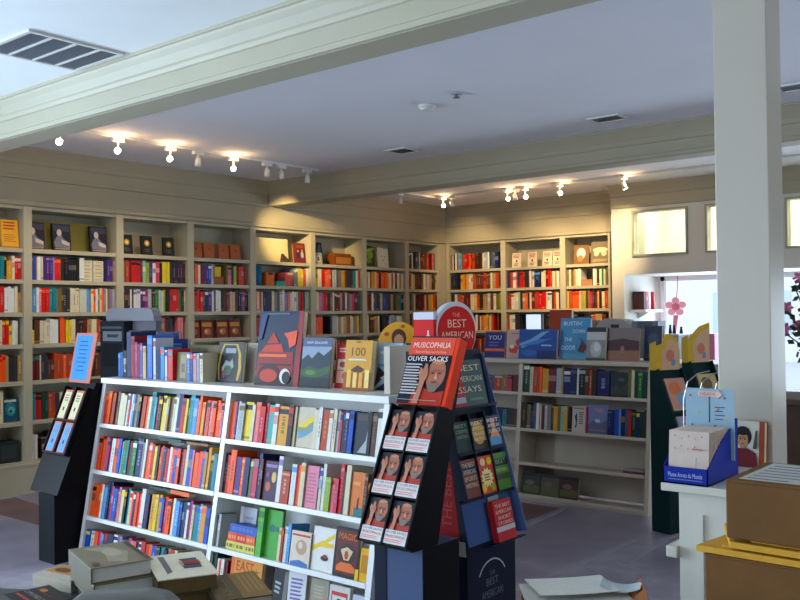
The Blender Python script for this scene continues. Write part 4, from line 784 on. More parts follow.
# ------------------------------------------------------------------ card displays
BLACK = (12, 12, 16)
def tilted(x, y, z, ang, rz=0):
    return Matrix.Translation((x, y, z)) @ Matrix.Rotation(rz, 4, 'Z') @ Matrix.Rotation(-ang, 4, 'X')
def local_book(label, M, x, s, w, h, t, bg, art, group=None, off=-.03, **kw):
    """a book resting on a tilted display face (M) at x across and s up"""
    T = face_book(label, w, h, t, (0, 0, 0), bg, art, 0, 0, group=group, **kw)
    T.matrix_basis = M @ Matrix.Translation((x, off, s)); return T
def tray(mb, x0, x1, s, h=.03, dp=.034, col=BLACK):
    mb.box(x0, x1, -dp, 0, s - .006, s - .001, col).box(x0, x1, -dp - .004, -dp, s - .006, s + h, col)
# left display: black stand
t = thing('book_display_stand', 'black cardboard display stand with blue header card left of bookcase', 'display stand', (-5.252, 3.0, 0))
oy = 3.0; fx = lambda p: (p[0] - oy, p[1])
MB().prism([fx(q) for q in ((2.88, .42), (3.15, 1.09), (3.36, 1.09), (3.36, .42))], 'x', -.162, .162, (12, 12, 14)).build('body', CARD, t)
MB().box(-.035, .147, -.13, .34, 0, .42, (16, 18, 22)).build('base', CARD, t)
AL = math.atan2(.27, .67); ML = tilted(-5.252, 2.88, .42, AL)
def local_part(name, mb, M, parent, mat=None):
    o = mb.build(name, mat or CARD, parent); o.matrix_basis = Matrix.Translation(-parent.location) @ M; return o
MLH = tilted(-5.252, 3.145, 1.082, R(11))
mb = MB()
for s_ in (.455, .245): tray(mb, -.12, .14, s_, .008, .03, (16, 16, 18))
for x in (-.12, .01, .14): mb.box(x - .004, x + .004, -.034, 0, .24, .68, (16, 16, 18))
local_part('pocket_rack', mb, ML, t)
hb = MB().box(-.145, .10, -.006, .0, .0, .325, (196, 116, 96)).box(-.128, .055, -.0068, -.006, .018, .31, (60, 140, 222))
for i, ww in enumerate((.09, .11, .1, .08, .1, .11, .07, .09)): hb.box(-.037 - ww / 2, -.037 + ww / 2, -.0075, -.0068, .265 - i * .027, .272 - i * .027, (50, 80, 130))
local_part('header_card', hb, MLH, t)
for s_, c, nm, up_ in ((.46, (206, 204, 160), 'pale yellow', 'upper'), (.25, (80, 150, 226), 'bright blue', 'lower')):
    for x, sd_ in ((-.055, 'left'), (.075, 'right')):
        local_book('%s slim booklet with orange border in the %s %s pocket' % (nm, up_, sd_), ML, x, s_, .082, .195, .015, (206, 110, 80), [('r', .08, .05, .92, .93, c), ('r', .4, .3, .6, .42, 'charcoal'), ('l', .25, .6, .75, .85, 3, (130, 130, 110))], 'slim booklets in the left display stand')
t = thing('book_display_stand', 'small display of orange paperbacks behind the blue header card', 'display stand', (-5.33, 3.6, 0))
MB().box(-.1, .16, 0, .2, 0, 1.12, (60, 44, 40)).build('pedestal', CARD, t); MB().box(-.07, .09, 0, .1, 1.12, 1.37, (204, 110, 60)).box(-.05, .07, -.002, 0, 1.16, 1.33, (236, 160, 70)).box(-.075, .095, -.001, .1, 1.37, 1.41, (90, 60, 80)).build('header', CARD, t)
MB().box(.11, .15, 0, .1, 1.12, 1.40, (200, 200, 196)).box(.11, .15, -.002, 0, 1.15, 1.25, (214, 60, 50)).build('side_card', CARD, t)

# central stand: portrait paperbacks
t = thing('book_display_stand', 'black display stand with large orange-red portrait header and eight pockets', 'display stand', (-2.25, 2.8, 0))
oy = 2.8
AM = math.atan2(.345, .80); MM = tilted(-2.25, 2.64, .60, AM)
MB().prism([fx(q) for q in ((2.64, .60), (2.985, 1.40), (3.0, 1.40), (2.80, .60))], 'x', -.125, .125, BLACK).build('body', CARD, t)
MB().box(-.115, .125, -.10, .135, 0, .598, (76, 92, 126)).box(-.115, -.055, -.104, -.10, 0, .598, (30, 36, 52)).box(.125, .129, -.10, .135, 0, .598, BLACK).build('base', CARD, t)
def portrait(x0, y0, x1, y1, bg=(24, 24, 36), shirt=(176, 50, 30)):
    f = lambda pts: [(x0 + p[0] * (x1 - x0), y0 + p[1] * (y1 - y0)) for p in pts]
    E = lambda cx, cy, rx, ry, c: ('e', x0 + cx * (x1 - x0), y0 + cy * (y1 - y0), rx * (x1 - x0), ry * (y1 - y0), c)
    sk = (176, 108, 82)
    return [('p', f([(0, 0), (1, 0), (1, 1), (0, 1)]), bg), ('p', f([(0, 0), (.06, .28), (.3, .36), (.7, .25), (1, .3), (1, 0)]), shirt),
        E(.64, .64, .29, .33, sk), ('p', f([(.46, .36), (.54, .26), (.72, .27), (.82, .40), (.80, .50), (.7, .44), (.54, .46), (.45, .47)]), (132, 112, 100)),
        E(.64, .47, .1, .025, (140, 70, 60)), E(.66, .9, .2, .05, (196, 132, 104)), E(.55, .66, .05, .016, (70, 40, 36)), E(.76, .66, .05, .016, (70, 40, 36)),
        ('p', f([(.66, .68), (.73, .53), (.63, .54)]), (224, 160, 130)), E(.35, .62, .035, .09, (180, 110, 86)), ('p', f([(.47, .71), (.62, .73), (.62, .70), (.47, .69)]), (130, 100, 90)), ('p', f([(.7, .73), (.84, .71), (.84, .69), (.7, .70)]), (130, 100, 90)),
        ('p', f([(.1, .0), (.3, .0), (.36, .45), (.42, .62), (.36, .84), (.28, .86), (.24, .72), (.16, .78), (.12, .66), (.2, .5), (.2, .3)]), (190, 124, 98)),
        ('p', f([(.22, .6), (.25, .6), (.3, .84), (.28, .85)]), (180, 116, 92)), ('p', f([(.30, .58), (.32, .58), (.37, .8), (.35, .81)]), (180, 116, 92))]
hb = MB().box(-.125, .107, -.016, .035, .575, .868, (230, 66, 30)).box(.107, .1251, -.0161, .0351, .575, .868, (236, 62, 22)).box(-.125, .125, -.017, .035, .868, .874, 'charcoal')
base_art = [('r', 0, 0, 1, 1, (30, 30, 42)), ('r', 0, .74, 1, 1, (226, 82, 62)), ('t', 'MUSICOPHILIA', .5, .89, .84, .085, (244, 222, 210)), ('t', 'Tales of Music and the Brain', .5, .785, .7, .035, (240, 190, 170))] + \
    portrait(.28, 0, 1, .70) + [('t', 'OLIVER SACKS', .5, .67, .9, .075, (244, 240, 236)), ('l', .05, .12, .44, .60, 11, (196, 190, 190)), ('r', .04, .045, .9, .052, 'silver')]
hd = MB(); paint_art(hd, .230, .288, base_art)
hd.v = [(x - .009, y - .0165, z + .577) for x, y, z in hd.v]
hb.v += hd.v and []; n0 = len(hb.v); hb.v += hd.v; hb.f += [tuple(i + n0 for i in f) for f in hd.f]; hb.c += hd.c
local_part('header', hb, MM, t)
mb = MB()
PS = (.385, .205, .025, -.155)
for s_ in (.375, .195, .012): tray(mb, -.12, .12, s_, .006, .036)
for x in (-.121, 0, .121): mb.box(x - .004, x + .004, -.046, 0, .005, .565, BLACK)
local_part('pocket_rack', mb, MM, t)
cov = portrait(-.0, .26, 1, 1.0) + [('r', 0, 0, 1, .32, (222, 218, 216)), ('t', 'OLIVER SACKS', .5, .27, .86, .05, (70, 90, 130)), ('t', 'MUSICOPHILIA', .5, .18, .86, .06, (210, 80, 70)), ('l', .08, .03, .92, .12, 2, (226, 150, 140))]
for i, s_ in enumerate((.376, .196, .013)):
    for x, sd_ in ((-.06, 'left'), (.06, 'right')):
        local_book('paperback with bearded man portrait in the %s pocket, %s column' % (('top', 'middle', 'bottom')[i], sd_), MM, x, s_, .108, .166, .022, (34, 34, 50), cov, 'portrait paperbacks in the central display stand', off=-.034)

# second central stand facing right
t = thing('book_display_stand', 'dark navy display stand with red header beside the portrait stand', 'display stand', (-2.27, 3.194, 0))
oy = 3.194; H2 = .182
bx = MB().prism([(x + 2.27, z) for x, z in ((-2.13, .54), (-2.31, 1.34), (-2.45, 1.34), (-2.42, .54))], 'y', -H2, H2, (22, 26, 44)); bx.build('body', CARD, t)
MB().box(-.14, .135, -H2, H2 + .0, 0, .538, (20, 24, 42)).build('base', CARD, t)
g2 = MB().prism([(-.10, .56), (.10, .56), (.06, .86), (-.02, 1.05), (-.12, 1.05)], 'y', -H2 - .001, -H2, (140, 18, 18)).prism([(-.10, .50), (.13, .50), (.125, .56), (-.10, .56)], 'y', -H2 - .0012, -H2, (170, 160, 140))  # red darkened to paint in the shade on this side
g2.text('THE BEST', .035, .74, .26, .05, -H2 - .0015, (170, 60, 54), 90); g2.build('side_graphic', CARD, t)
BB = math.atan2(.18, .80); M2 = tilted(-2.13, 3.194, .54, BB, R(90))
mb = MB()
tray(mb, -.18, .18, .565, .006, .03, (20, 24, 42)); tray(mb, -.18, .18, .375, .008, .034, (20, 24, 42)); tray(mb, -.18, .18, .185, .008, .034, (20, 24, 42)); local_part('ledge', MB().box(-.08, .18, -.05, 0, -.021, -.016, (20, 24, 42)), M2, t)
for x in (-.06, .06): mb.box(x - .003, x + .003, -.04, 0, .18, .54, (20, 24, 42))
local_part('pocket_rack', mb, M2, t)
mb = MB().add([(-.18, 0, .19), (-.18, 0, .80), (-.18, -.012, .80), (-.18, -.045, .19), (-.184, 0, .19), (-.184, 0, .80), (-.184, -.012, .80), (-.184, -.045, .19)], [(0, 1, 2, 3), (7, 6, 5, 4), (0, 4, 5, 1), (1, 5, 6, 2), (2, 6, 7, 3), (3, 7, 4, 0)], (22, 26, 44))
mb.add([(.18, 0, .0), (.18, 0, .80), (.18, -.012, .80), (.18, -.06, .0), (.184, 0, .0), (.184, 0, .80), (.184, -.012, .80), (.184, -.06, .0)], [(0, 1, 2, 3), (7, 6, 5, 4), (0, 4, 5, 1), (1, 5, 6, 2), (2, 6, 7, 3), (3, 7, 4, 0)], (84, 108, 156))
mb.box(-.18, .18, -.003, 0, .0, .175, (60, 84, 132)); local_part('side_wing', mb, M2, t)
ar = MB(); n = 16
for i in range(n):
    a0, a1 = R(25 + 130 * i / n), R(25 + 130 * (i + 1) / n)
    ar.flat([(.11 * math.cos(a0), .36 + .10 * math.sin(a0)), (.11 * math.cos(a1), .36 + .10 * math.sin(a1)), (.104 * math.cos(a1), .36 + .094 * math.sin(a1)), (.104 * math.cos(a0), .36 + .094 * math.sin(a0))], 0, (176, 180, 190))
local_part('base_arc', ar, Matrix.Translation((-2.1345, 3.194, 0)) @ Matrix.Rotation(R(90), 4, 'Z'), t); ar = MB()
ar.text('THE', 0, .40, .04, .018, 0, (96, 100, 120)); ar.text('BEST', 0, .365, .09, .032, 0, (96, 100, 120)); ar.text('AMERICAN', 0, .315, .16, .032, 0, (96, 100, 120))
local_part('base_lettering', ar, Matrix.Translation((-2.1345, 3.194, 0)) @ Matrix.Rotation(R(90), 4, 'Z'), t)
hy = R(78); MH = Matrix.Translation((-2.32, 3.21, 1.342)) @ Matrix.Rotation(hy, 4, 'Z')
hb = MB()
def dome(r, zc, zb): return [(r * math.cos(R(a)), zc + r * math.sin(R(a))) for a in range(0, 181, 9)] + [(-r * .95, zc * .4), (-r * .8, zb), (r * .8, zb), (r * .95, zc * .4)]
hb.prism(dome(.118, .095, .0), 'y', 0, .03, (206, 206, 214)); hb.prism(dome(.110, .083, .0), 'y', -.004, 0, (206, 30, 26))
hb.text('THE', -.005, .155, .045, .018, -.0046, (236, 150, 130)); hb.text('BEST', 0, .117, .11, .036, -.0046, (240, 190, 170)); hb.text('AMERICAN', .0, .066, .19, .032, -.0046, (240, 190, 170))
local_part('header', hb, MH, t)
hb = MB().box(-2.455, -2.345, 3.075, 3.095, 1.342, 1.478, (206, 26, 24)).box(-2.455, -2.345, 3.075, 3.095, 1.478, 1.51, (206, 208, 220)).box(-2.385, -2.365, 3.0745, 3.075, 1.40, 1.408, 'white').box(-2.378, -2.37, 3.0745, 3.075, 1.408, 1.43, 'white')
local_part('header_side_card', hb, Matrix.Identity(4), t)
local_book('large grey-green and red book with white lettering in top pocket', M2, -.01, .566, .27, .205, .024, (66, 84, 82), [('r', 0, .0, .4, 1, (176, 34, 34)), ('r', 0, .1, .4, .22, 'silver'), ('t', 'BEST', .62, .83, .62, .13, (206, 196, 170)), ('t', 'AMERICAN', .56, .6, .74, .12, (206, 196, 170)), ('t', 'ESSAYS', .5, .37, .74, .13, (206, 196, 170)), ('l', .5, .1, .9, .2, 1, (90, 130, 110))], off=-.027)
GB = 'paperbacks in the red-headed display stand'
def bl(lines, col): return [('t', w_, .5, .86 - i * .17, .8, .11, col) for i, w_ in enumerate(lines)]
local_book('dark green paperback with pale lettering, second row left pocket', M2, -.12, .376, .108, .135, .02, (30, 52, 50), bl(['BEST', 'CRIME', 'WRITING'], (140, 160, 120)), GB, off=-.032)
local_book('gold and black travel paperback, second row middle pocket', M2, 0, .376, .112, .138, .02, (58, 46, 40), [('e', .5, .55, .4, .36, (206, 150, 50))] + bl(['BEST', 'AMERICAN', 'TRAVEL', 'WRITING'], (222, 214, 190)), GB, off=-.032)
local_book('blue flask-picture paperback with bold lettering, second row right pocket', M2, .12, .376, .108, .14, .02, (40, 44, 60), [('p', [(.35, .9), (.6, .9), (.62, .6), (.9, .3), (.15, .3), (.38, .6)], (220, 140, 80)), ('r', .1, .08, .9, .32, (70, 140, 190))] + bl(['BEST', 'AMERICAN', 'SCIENCE'], (226, 220, 210)), GB, off=-.032)
local_book('brown-red sports paperback, third row left pocket', M2, -.12, .186, .11, .165, .02, (120, 66, 56), [('r', 0, .66, 1, .84, (40, 50, 80))] + bl(['THE BEST', 'AMERICAN', 'SPORTS', 'WRITING'], (222, 200, 170)), GB, off=-.032)
local_book('orange and yellow starburst paperback, third row middle pocket', M2, 0, .186, .112, .165, .02, (206, 70, 44), [('e', .2, .2, .16, .12, 'yellow'), ('e', .8, .85, .16, .1, 'yellow'), ('e', .78, .18, .14, .1, 'lime'), ('s', .5, .45, .42, .26, (232, 214, 140)), ('e', .35, .85, .16, .1, (226, 200, 150)), ('l', .3, .35, .7, .55, 3, (150, 70, 50))], GB, off=-.032)
local_book('green mystery paperback, third row right pocket', M2, .12, .186, .108, .165, .02, (74, 120, 40), [('r', 0, .66, 1, .86, (30, 34, 30)), ('r', 0, .3, 1, .45, (50, 70, 40))] + [('t', 'BEST', .5, .78, .74, .12, (120, 160, 90)), ('t', 'MYSTERY', .5, .55, .8, .08, (180, 200, 120))], GB, off=-.032)
local_book('red and silver paperback alone on the lowest ledge', M2, .05, -.014, .14, .17, .03, (178, 30, 36), [('r', 0, .24, 1, .36, (186, 180, 180)), ('t', 'THE BEST', .5, .86, .8, .09, (226, 190, 176)), ('t', 'AMERICAN', .5, .72, .86, .09, (226, 190, 176)), ('t', 'SHORT', .5, .57, .7, .09, (226, 190, 176)), ('t', 'STORIES', .5, .44, .8, .08, (226, 190, 176))], GB, off=-.045)
# the white back of a card standing behind that book
tag(MB().box(-.04, .04, 0, .003, 0, .19, 'silver').build('card', CARD), 'pale card standing up behind the red and silver paperback', 'card').matrix_basis = M2 @ Matrix.Translation((.045, -.010, -.014))

# green stands at the far right
def green_stand(label, x, y, rz, hdr, cards, z1=1.10):
    t = thing('book_display_stand', label, 'display stand', (x, y, 0), (0, 0, rz)); gcol = (12, 44, 44); hw = .115
    MB().prism([(-.07, 0), (-.07, .50), (-.21, .50), (.04, z1), (.09, z1), (.09, .0)], 'x', -hw, hw, gcol).build('body', CARD, t)
    ang = math.atan2(.25, z1 - .50); L = Matrix.Rotation(-ang, 4, 'X'); M0 = Matrix.Translation((0, -.21, .50)) @ L
    M = Matrix.Translation((x, y, 0)) @ Matrix.Rotation(rz, 4, 'Z') @ M0; ln = (z1 - .5) / math.cos(ang)
    mb = MB()
    for s_ in (.34, .07): tray(mb, -hw, hw, s_, .01, .028, gcol)
    for xx in (-hw, hw): mb.box(xx - .004, xx + .004, -.035, 0, 0.06, ln, gcol)
    o = mb.build('pocket_rack', CARD, t); o.matrix_basis = M0
    a = MB().prism(hdr, 'y', .03, .034, (214, 168, 40)); a.prism([(p[0] * .74 + .02, z1 + (p[1] - z1) * .85) for p in hdr], 'y', .029, .0298, (212, 168, 130))
    a.ell(.02, z1 + .10, .04, .04, .0282, (206, 120, 90)); a.ell(.05, z1 + .05, .02, .025, .0276, (110, 140, 170))
    a.prism([(.034, z1), (.09, z1), (.09, z1 + .18), (.034, z1 + .2)], 'x', -hw, -hw + .004, (206, 170, 60))
    a.prism([(.034, z1), (.09, z1), (.09, z1 + .10), (.034, z1 + .2)], 'x', hw - .004, hw, (206, 212, 224))
    a.build('header', CARD, t)
    for i, (lab, c, c2) in enumerate(cards):
        local_book(lab, M, .01, .341 if i == 0 else .071, .19, .24, .012, c, [('e', .4, .7, .3, .2, c2), ('e', .65, .35, .28, .22, (120, 160, 200)), ('r', .05, .03, .95, .1, (190, 180, 170))], off=-.022)
    return t
hd1 = [(-.115, 1.10), (-.115, 1.21), (-.11, 1.27), (-.06, 1.28), (-.03, 1.34), (.03, 1.35), (.09, 1.31), (.115, 1.22), (.115, 1.10)]
green_stand('dark green stand with scalloped yellow header, nearer of the two', -2.47, 5.93, R(70), hd1, [('pink and orange patterned card book, upper pocket of nearer green stand', (206, 150, 130), (220, 120, 70)), ('lilac-grey card book, lower pocket of nearer green stand', (170, 160, 180), (200, 170, 180))])
hd2 = [(-.115, 1.13), (-.115, 1.30), (.0, 1.39), (.115, 1.42), (.115, 1.13)]
green_stand('dark green stand with tall yellow header, farther of the two', -2.44, 6.42, R(70), hd2, [('yellow and brown picture card book, upper pocket of farther stand', (206, 180, 110), (110, 90, 60)), ('dark blue card book, lower pocket of farther green stand', (40, 50, 80), (60, 70, 110))], 1.13)
# wire spinner glimpsed behind the counter box
t = thing('wire_rack', 'thin curved steel wire rack behind the small counter display', 'rack', (-1.12, 2.98, 0))
mb = MB()
for dx in (-.05, 0, .05):
    mb.tube([(dx - .03, 0, 1.0), (dx - .03, 0, 1.20), (dx - .015, .0, 1.26), (dx + .02, 0, 1.29), (dx + .06, 0, 1.30)], .0022, 6)
mb.tube([(-.09, 0, 1.12), (.04, 0, 1.12)], .002, 6); mb.build('wires', STEEL, t); MB().cyl((0, 0, 0), (0, 0, 1.12), .012).cyl((0, 0, 0), (0, 0, .02), .035, n=24).build('stand', STEEL, t)

# ------------------------------------------------------------------ counter, boxes and envelopes at right
t = thing('counter', 'white panelled counter end beside the square pillar', 'counter', (-.4, 2.5, 0))
WH2 = new_mat('counter_paint', .45, .4, base=(204, 202, 190), noise=.04)
bevel(MB().box(-.68, .9, 0, .42, .98, 1.003).build('countertop', WH2, t), .003)
bevel(MB().box(-.634, .88, .02, .41, 0, .979).build('body', WH2, t), .002)
bevel(MB().box(-.667, -.634, .0, .30, .79, .822).build('ledge', WH2, t), .003)
mb = MB()
for a, b in ((-.573, -.1), (.0, .5)): mb.box(a, a + .012, .013, .02, .1, .92).box(b - .012, b, .013, .02, .1, .92)
mb.build('panel_moulding', WH2, t)
# little blue display box with square books
t = thing('counter_display_box', 'bright blue cardboard counter display box holding small square books', 'display box', (-1.008, 2.505, 1.004), (0, 0, 0))
BL = (20, 44, 150)
mb = MB().box(-.066, .066, 0, .25, 0, .004, BL).box(-.066, .066, 0, .003, 0, .048, BL).box(-.066, .066, .247, .25, 0, .17, BL)
for sx in (-.066, .063): mb.prism([(0, 0), (.25, 0), (.25, .17), (.12, .12), (0, .048)], 'x', sx, sx + .003, BL)
mb.text('Plume Arrets du Monde', .0, .026, .10, .013, -.0006, (190, 200, 226)); mb.box(-.05, .05, -.0008, 0, .012, .014, (120, 140, 200)); mb.build('tray', CARD, t)
mb = MB().box(-.07, .078, .188, .191, .05, .262, (150, 178, 196))
mb.box(0.002, .004, .1865, .188, .16, .245, 'charcoal').prism([(-.03, .238), (.03, .238), (.03, .232), (.045, .246), (.03, .260), (.03, .254), (-.03, .254)], 'y', .185, .1875, (222, 190, 180))
mb.text('HEADS', 0, .246, .045, .009, .1845, (200, 90, 80))
for i, (px, pz) in enumerate(((-.055, .24), (-.03, .19), (.05, .235), (.03, .20), (.055, .17), (-.05, .15), (.02, .15))): mb.ell(px, pz, .004, .004, .1872, ((196, 110, 90), (200, 180, 100), (120, 110, 130))[i % 3])
for i in range(4): mb.box(.02, .05 - .006 * (i % 2), .187, .188, .205 - i * .012, .208 - i * .012, (70, 90, 120))
mb.build('header_card', CARD, t)
dots = [('e', .15 + .17 * (i % 5), .9 - .2 * (i // 5) - .05 * (i % 2), .015, .015, ((170, 90, 80), (190, 160, 90))[i % 2]) for i in range(10)]
for i in range(9):
    art = dots + [('r', .70, .14, .71, .5, (120, 90, 90)), ('p', [(.3, .1), (.5, .13), (.7, .1)], (150, 130, 100)), ('l', .6, .62, .9, .68, 1, (180, 120, 120))] if i == 0 else []
    T = face_book(('small square cream book at the front of the blue display box' if i == 0 else 'small square cream book in the row behind the front one, blue box'), .118, .146, .0145, (-1.003, 2.514 + i * .0165, 1.0095), (208, 190, 178), art, 0, 5, group='small square books in the blue box')
    if i: T['label'] = 'small square cream book, %s behind the front one in blue box' % (['', 'first', 'second', 'third', 'fourth', 'fifth', 'sixth', 'seventh', 'eighth'][i])
face_book('orange-backed book with dark-haired portrait leaning against the pillar', .105, .145, .03, (-.965, 2.905, 1.004), (196, 190, 178), [('r', .0, 0, .84, 1, (206, 200, 186)), ('r', .84, 0, 1, 1, (150, 60, 30)), ('e', .36, .66, .26, .2, (28, 24, 26)), ('e', .36, .58, .16, .17, (190, 140, 96)), ('e', .36, .78, .2, .1, (28, 24, 26)), ('r', .29, .34, .43, .46, (180, 130, 90)), ('p', [(0, 0), (.84, 0), (.76, .3), (.5, .4), (.2, .4), (0, .3)], (110, 26, 36)), ('p', [(.66, .4), (.74, .8), (.8, .8), (.78, .4)], (70, 80, 60)), ('e', .30, .6, .025, .015, 'black'), ('e', .43, .6, .025, .015, 'black'), ('p', [(.26, .635), (.46, .635), (.46, .645), (.26, .645)], 'black'), ('e', .36, .5, .04, .012, (150, 40, 40))], 0, 6, side=(176, 74, 34))
KR = (116, 82, 46)
t = thing('desk', 'desk edge under the cardboard boxes at the right', 'desk', (-.1, 1.9, 0))
bevel(MB().box(-.62, .9, -.32, .42, .715, .748, (120, 96, 70)).build('desktop', CARD, t), .003)
for sx, sy in ((-.58, -.28), (.86, -.28), (-.58, .38), (.86, .38)): MB().box(sx - .025, sx + .025, sy - .025, sy + .025, 0, .714, (90, 72, 54)).build('leg', CARD, t)
def carton(label, x0, x1, y0, y1, z0, z1, rz=0, stk=None):
    cx, cy = (x0 + x1) / 2, (y0 + y1) / 2
    t = thing('cardboard_box', label, 'box', (cx, cy, z0), (0, 0, rz)); hx, hy, h = (x1 - x0) / 2, (y1 - y0) / 2, z1 - z0
    bevel(MB().box(-hx, hx, -hy, hy, 0, h - .004, KR).build('body', CARTON, t), .003)
    MB().box(-hx, hx, -hy, -.003, h - .004, h, KR).build('flap', CARTON, t); MB().box(-hx, hx, .003, hy, h - .004, h, KR).build('flap', CARTON, t)
    if stk:
        mb = MB().box(stk[0], stk[1], stk[2], stk[3], h, h + .0008, (196, 194, 186)); q = random.Random(3)
        for i in range(6):
            yy = stk[2] + .012 + i * (stk[3] - stk[2] - .02) / 6; mb.box(stk[0] + .012, stk[0] + .012 + q.uniform(.4, .85) * (stk[1] - stk[0] - .03), yy, yy + .006, h + .0008, h + .0013, (110, 110, 130))
        mb.build('shipping_label', PAPER, t)
        MB().box(.12, .22, -hy + .04, -hy + .12, h, h + .0008, (206, 204, 196)).build('small_label', PAPER, t)
    return t
carton('large brown cardboard box underneath the yellow padded envelopes', -.648, .0, 1.70, 2.12, .75, 1.036)
carton('brown cardboard box with white shipping label on top of the envelopes', -.606, -.10, 1.70, 1.945, 1.0725, 1.182, 0, (-.235, -.06, -.10, .11))
def envelope(label, z, pts, dz):
    mb = MB(); n = len(pts); mb.prism(pts, 'z', 0, dz, (214, 160, 50))
    inner = [(p[0] * .86, p[1] * .86) for p in pts]; mb.prism(inner, 'z', dz, dz + .003, (218, 166, 56))
    o = mb.build('padded_envelope', new_mat('envelope_paper', .7, .3, noise=.1, nscale=12, bump=.3, bscale=25), None, False, (-.35, 1.82, z)); tag(bevel(o, .003), label, 'envelope', None)
envelope('yellow padded envelope, lower of the two under the box', 1.0375, [(-.315, -.12), (.30, -.13), (.30, .18), (-.27, .20)], .012)
envelope('yellow padded envelope, upper of the two, right under the box', 1.0535, [(-.31, .02), (-.25, -.12), (.31, -.13), (.31, .16), (-.24, .24)], .012)
# carton of paper seen at the bottom edge
t = thing('low_table', 'low dark table holding the open carton of papers', 'table', (-1.12, 2.0, 0))
MB().box(-.24, .24, -.3, .24, .40, .43, (70, 62, 56)).build('tabletop', CARD, t)
for sx, sy in ((-.2, -.26), (.2, -.26), (-.2, .2), (.2, .2)): MB().box(sx - .02, sx + .02, sy - .02, sy + .02, 0, .4, (60, 52, 48)).build('leg', CARD, t)
t = thing('open_carton', 'open cardboard carton with raised flaps and white papers at bottom edge', 'box', (-1.115, 2.03, .431), (0, 0, R(30)))
k_ = (150, 90, 50)
MB().box(-.13, .13, -.10, .10, 0, .004, k_).box(-.13, .13, -.10, -.096, 0, .33, k_).box(-.13, .13, .096, .10, 0, .33, k_).box(-.13, -.126, -.096, .096, 0, .33, k_).box(.126, .13, -.096, .096, 0, .33, k_).build('body', CARTON, t)
MB().prism([(.13, .33), (.18, .375), (.178, .378), (.128, .334)], 'y', -.09, .09, k_).build('flap', CARTON, t)
MB().prism([(-.10, .33), (-.16, .30), (-.16, .296), (-.10, .326)], 'x', -.10, .10, (176, 104, 60)).build('flap', CARTON, t)
def sheet(label, x, y, z, w, d, rz, curl, c=(214, 212, 204)):
    mb = MB(); n = 12
    for i in range(n):
        a, b = -w / 2 + w * i / n, -w / 2 + w * (i + 1) / n
        za, zb = curl * (2 * a / w) ** 2, curl * (2 * b / w) ** 2
        mb.add([(a, -d / 2, za), (b, -d / 2, zb), (b, d / 2, zb), (a, d / 2, za), (a, -d / 2, za + .001), (b, -d / 2, zb + .001), (b, d / 2, zb + .001), (a, d / 2, za + .001)], [(3, 2, 1, 0), (4, 5, 6, 7), (0, 1, 5, 4), (2, 3, 7, 6)], c)
    tag(mb.build('paper_sheet', PAPER, None, False, (x, y, z), (0, 0, rz)), label, 'paper')
sheet('long white paper sheet lying lower on the open carton', -1.125, 2.06, .778, .27, .15, R(38), .004, (196, 192, 184))
sheet('white paper sheet lying uppermost and skewed on the open carton', -1.14, 2.07, .794, .21, .14, R(48), .003)
sheet('pale curled paper scrap at the right of the open carton', -1.03, 2.13, .794, .10, .07, R(20), .012, (190, 200, 206))

# ------------------------------------------------------------------ foreground table with books
TA_ = R(30)
t = thing('display_table', 'grey-green display table top at the lower left corner', 'table', (-1.42, 1.40, 0), (0, 0, TA_))
tcol = new_mat('table_laminate', .4, .4, base=(70, 78, 78), noise=.1)
bevel(MB().box(-1.2, 0, -.75, 0, .84, .87).build('tabletop', tcol, t), .004)
for sx, sy in ((-1.15, -.70), (-.05, -.70), (-1.15, -.05), (-.05, -.05)): MB().box(sx - .025, sx + .025, sy - .025, sy + .025, 0, .84).build('leg', tcol, t)
def flat_book(label, x, y, z, w, d, h, rz, col, spc, art=None, page=(206, 204, 196), group=None):
    """book lying down: width w across local x (spine side faces -Y), cover up"""
    T = thing('book', label, 'book', (x, y, z), (0, 0, rz), group)
    c = MB().box(-w / 2, w / 2, -d / 2, d / 2, 0, .0025, spc).box(-w / 2, w / 2, -d / 2, d / 2, h - .0025, h, col).box(-w / 2, w / 2, -d / 2, -d / 2 + .003, .0025, h - .0025, spc)
    m_ = Matrix.Translation((0, -d / 2, h)) @ Matrix.Rotation(R(-90), 4, 'X'); a = MB(); paint_art(a, w, d, art or [])
    a.v = [tuple(m_ @ Vector(v)) for v in a.v]; n0 = len(c.v); c.v += a.v; c.f += [tuple(i + n0 for i in f) for f in a.f]; c.c += a.c
    bevel(c.build('cover', COVER, T), .0012, 2) if not art else c.build('cover', COVER, T)
    MB().box(-w / 2 + .004, w / 2 - .004, -d / 2 + .003, d / 2 - .004, .0025, h - .0025, page).build('page_block', PAPER, T); return T
TAUPE = (104, 94, 66)
ry = R(-17)
flat_book('taupe hardback with marbled cover, topmost of the left table stack', -1.806, 1.150, .9305, .195, .135, .034, ry + 0, (140, 132, 108), TAUPE, [('p', [(.1, .2), (.4, .45), (.8, .35), (.95, .6), (.5, .8), (.15, .6)], (170, 162, 136)), ('e', .45, .55, .2, .14, (188, 180, 158)), ('r', .05, .9, .95, .97, (90, 80, 60)), ('l', .1, .9, .9, .97, 1, (60, 52, 40)), ('e', .88, .12, .08, .06, (120, 80, 60))])
flat_book('taupe hardback lying beneath the marbled one, left table stack', -1.800, 1.155, .8925, .20, .14, .037, ry, (120, 110, 82), TAUPE)
flat_book('book lying lowest in the left table stack', -1.79, 1.16, .8705, .205, .14, .021, ry, (110, 100, 80), (96, 88, 64))
r2 = R(-27)
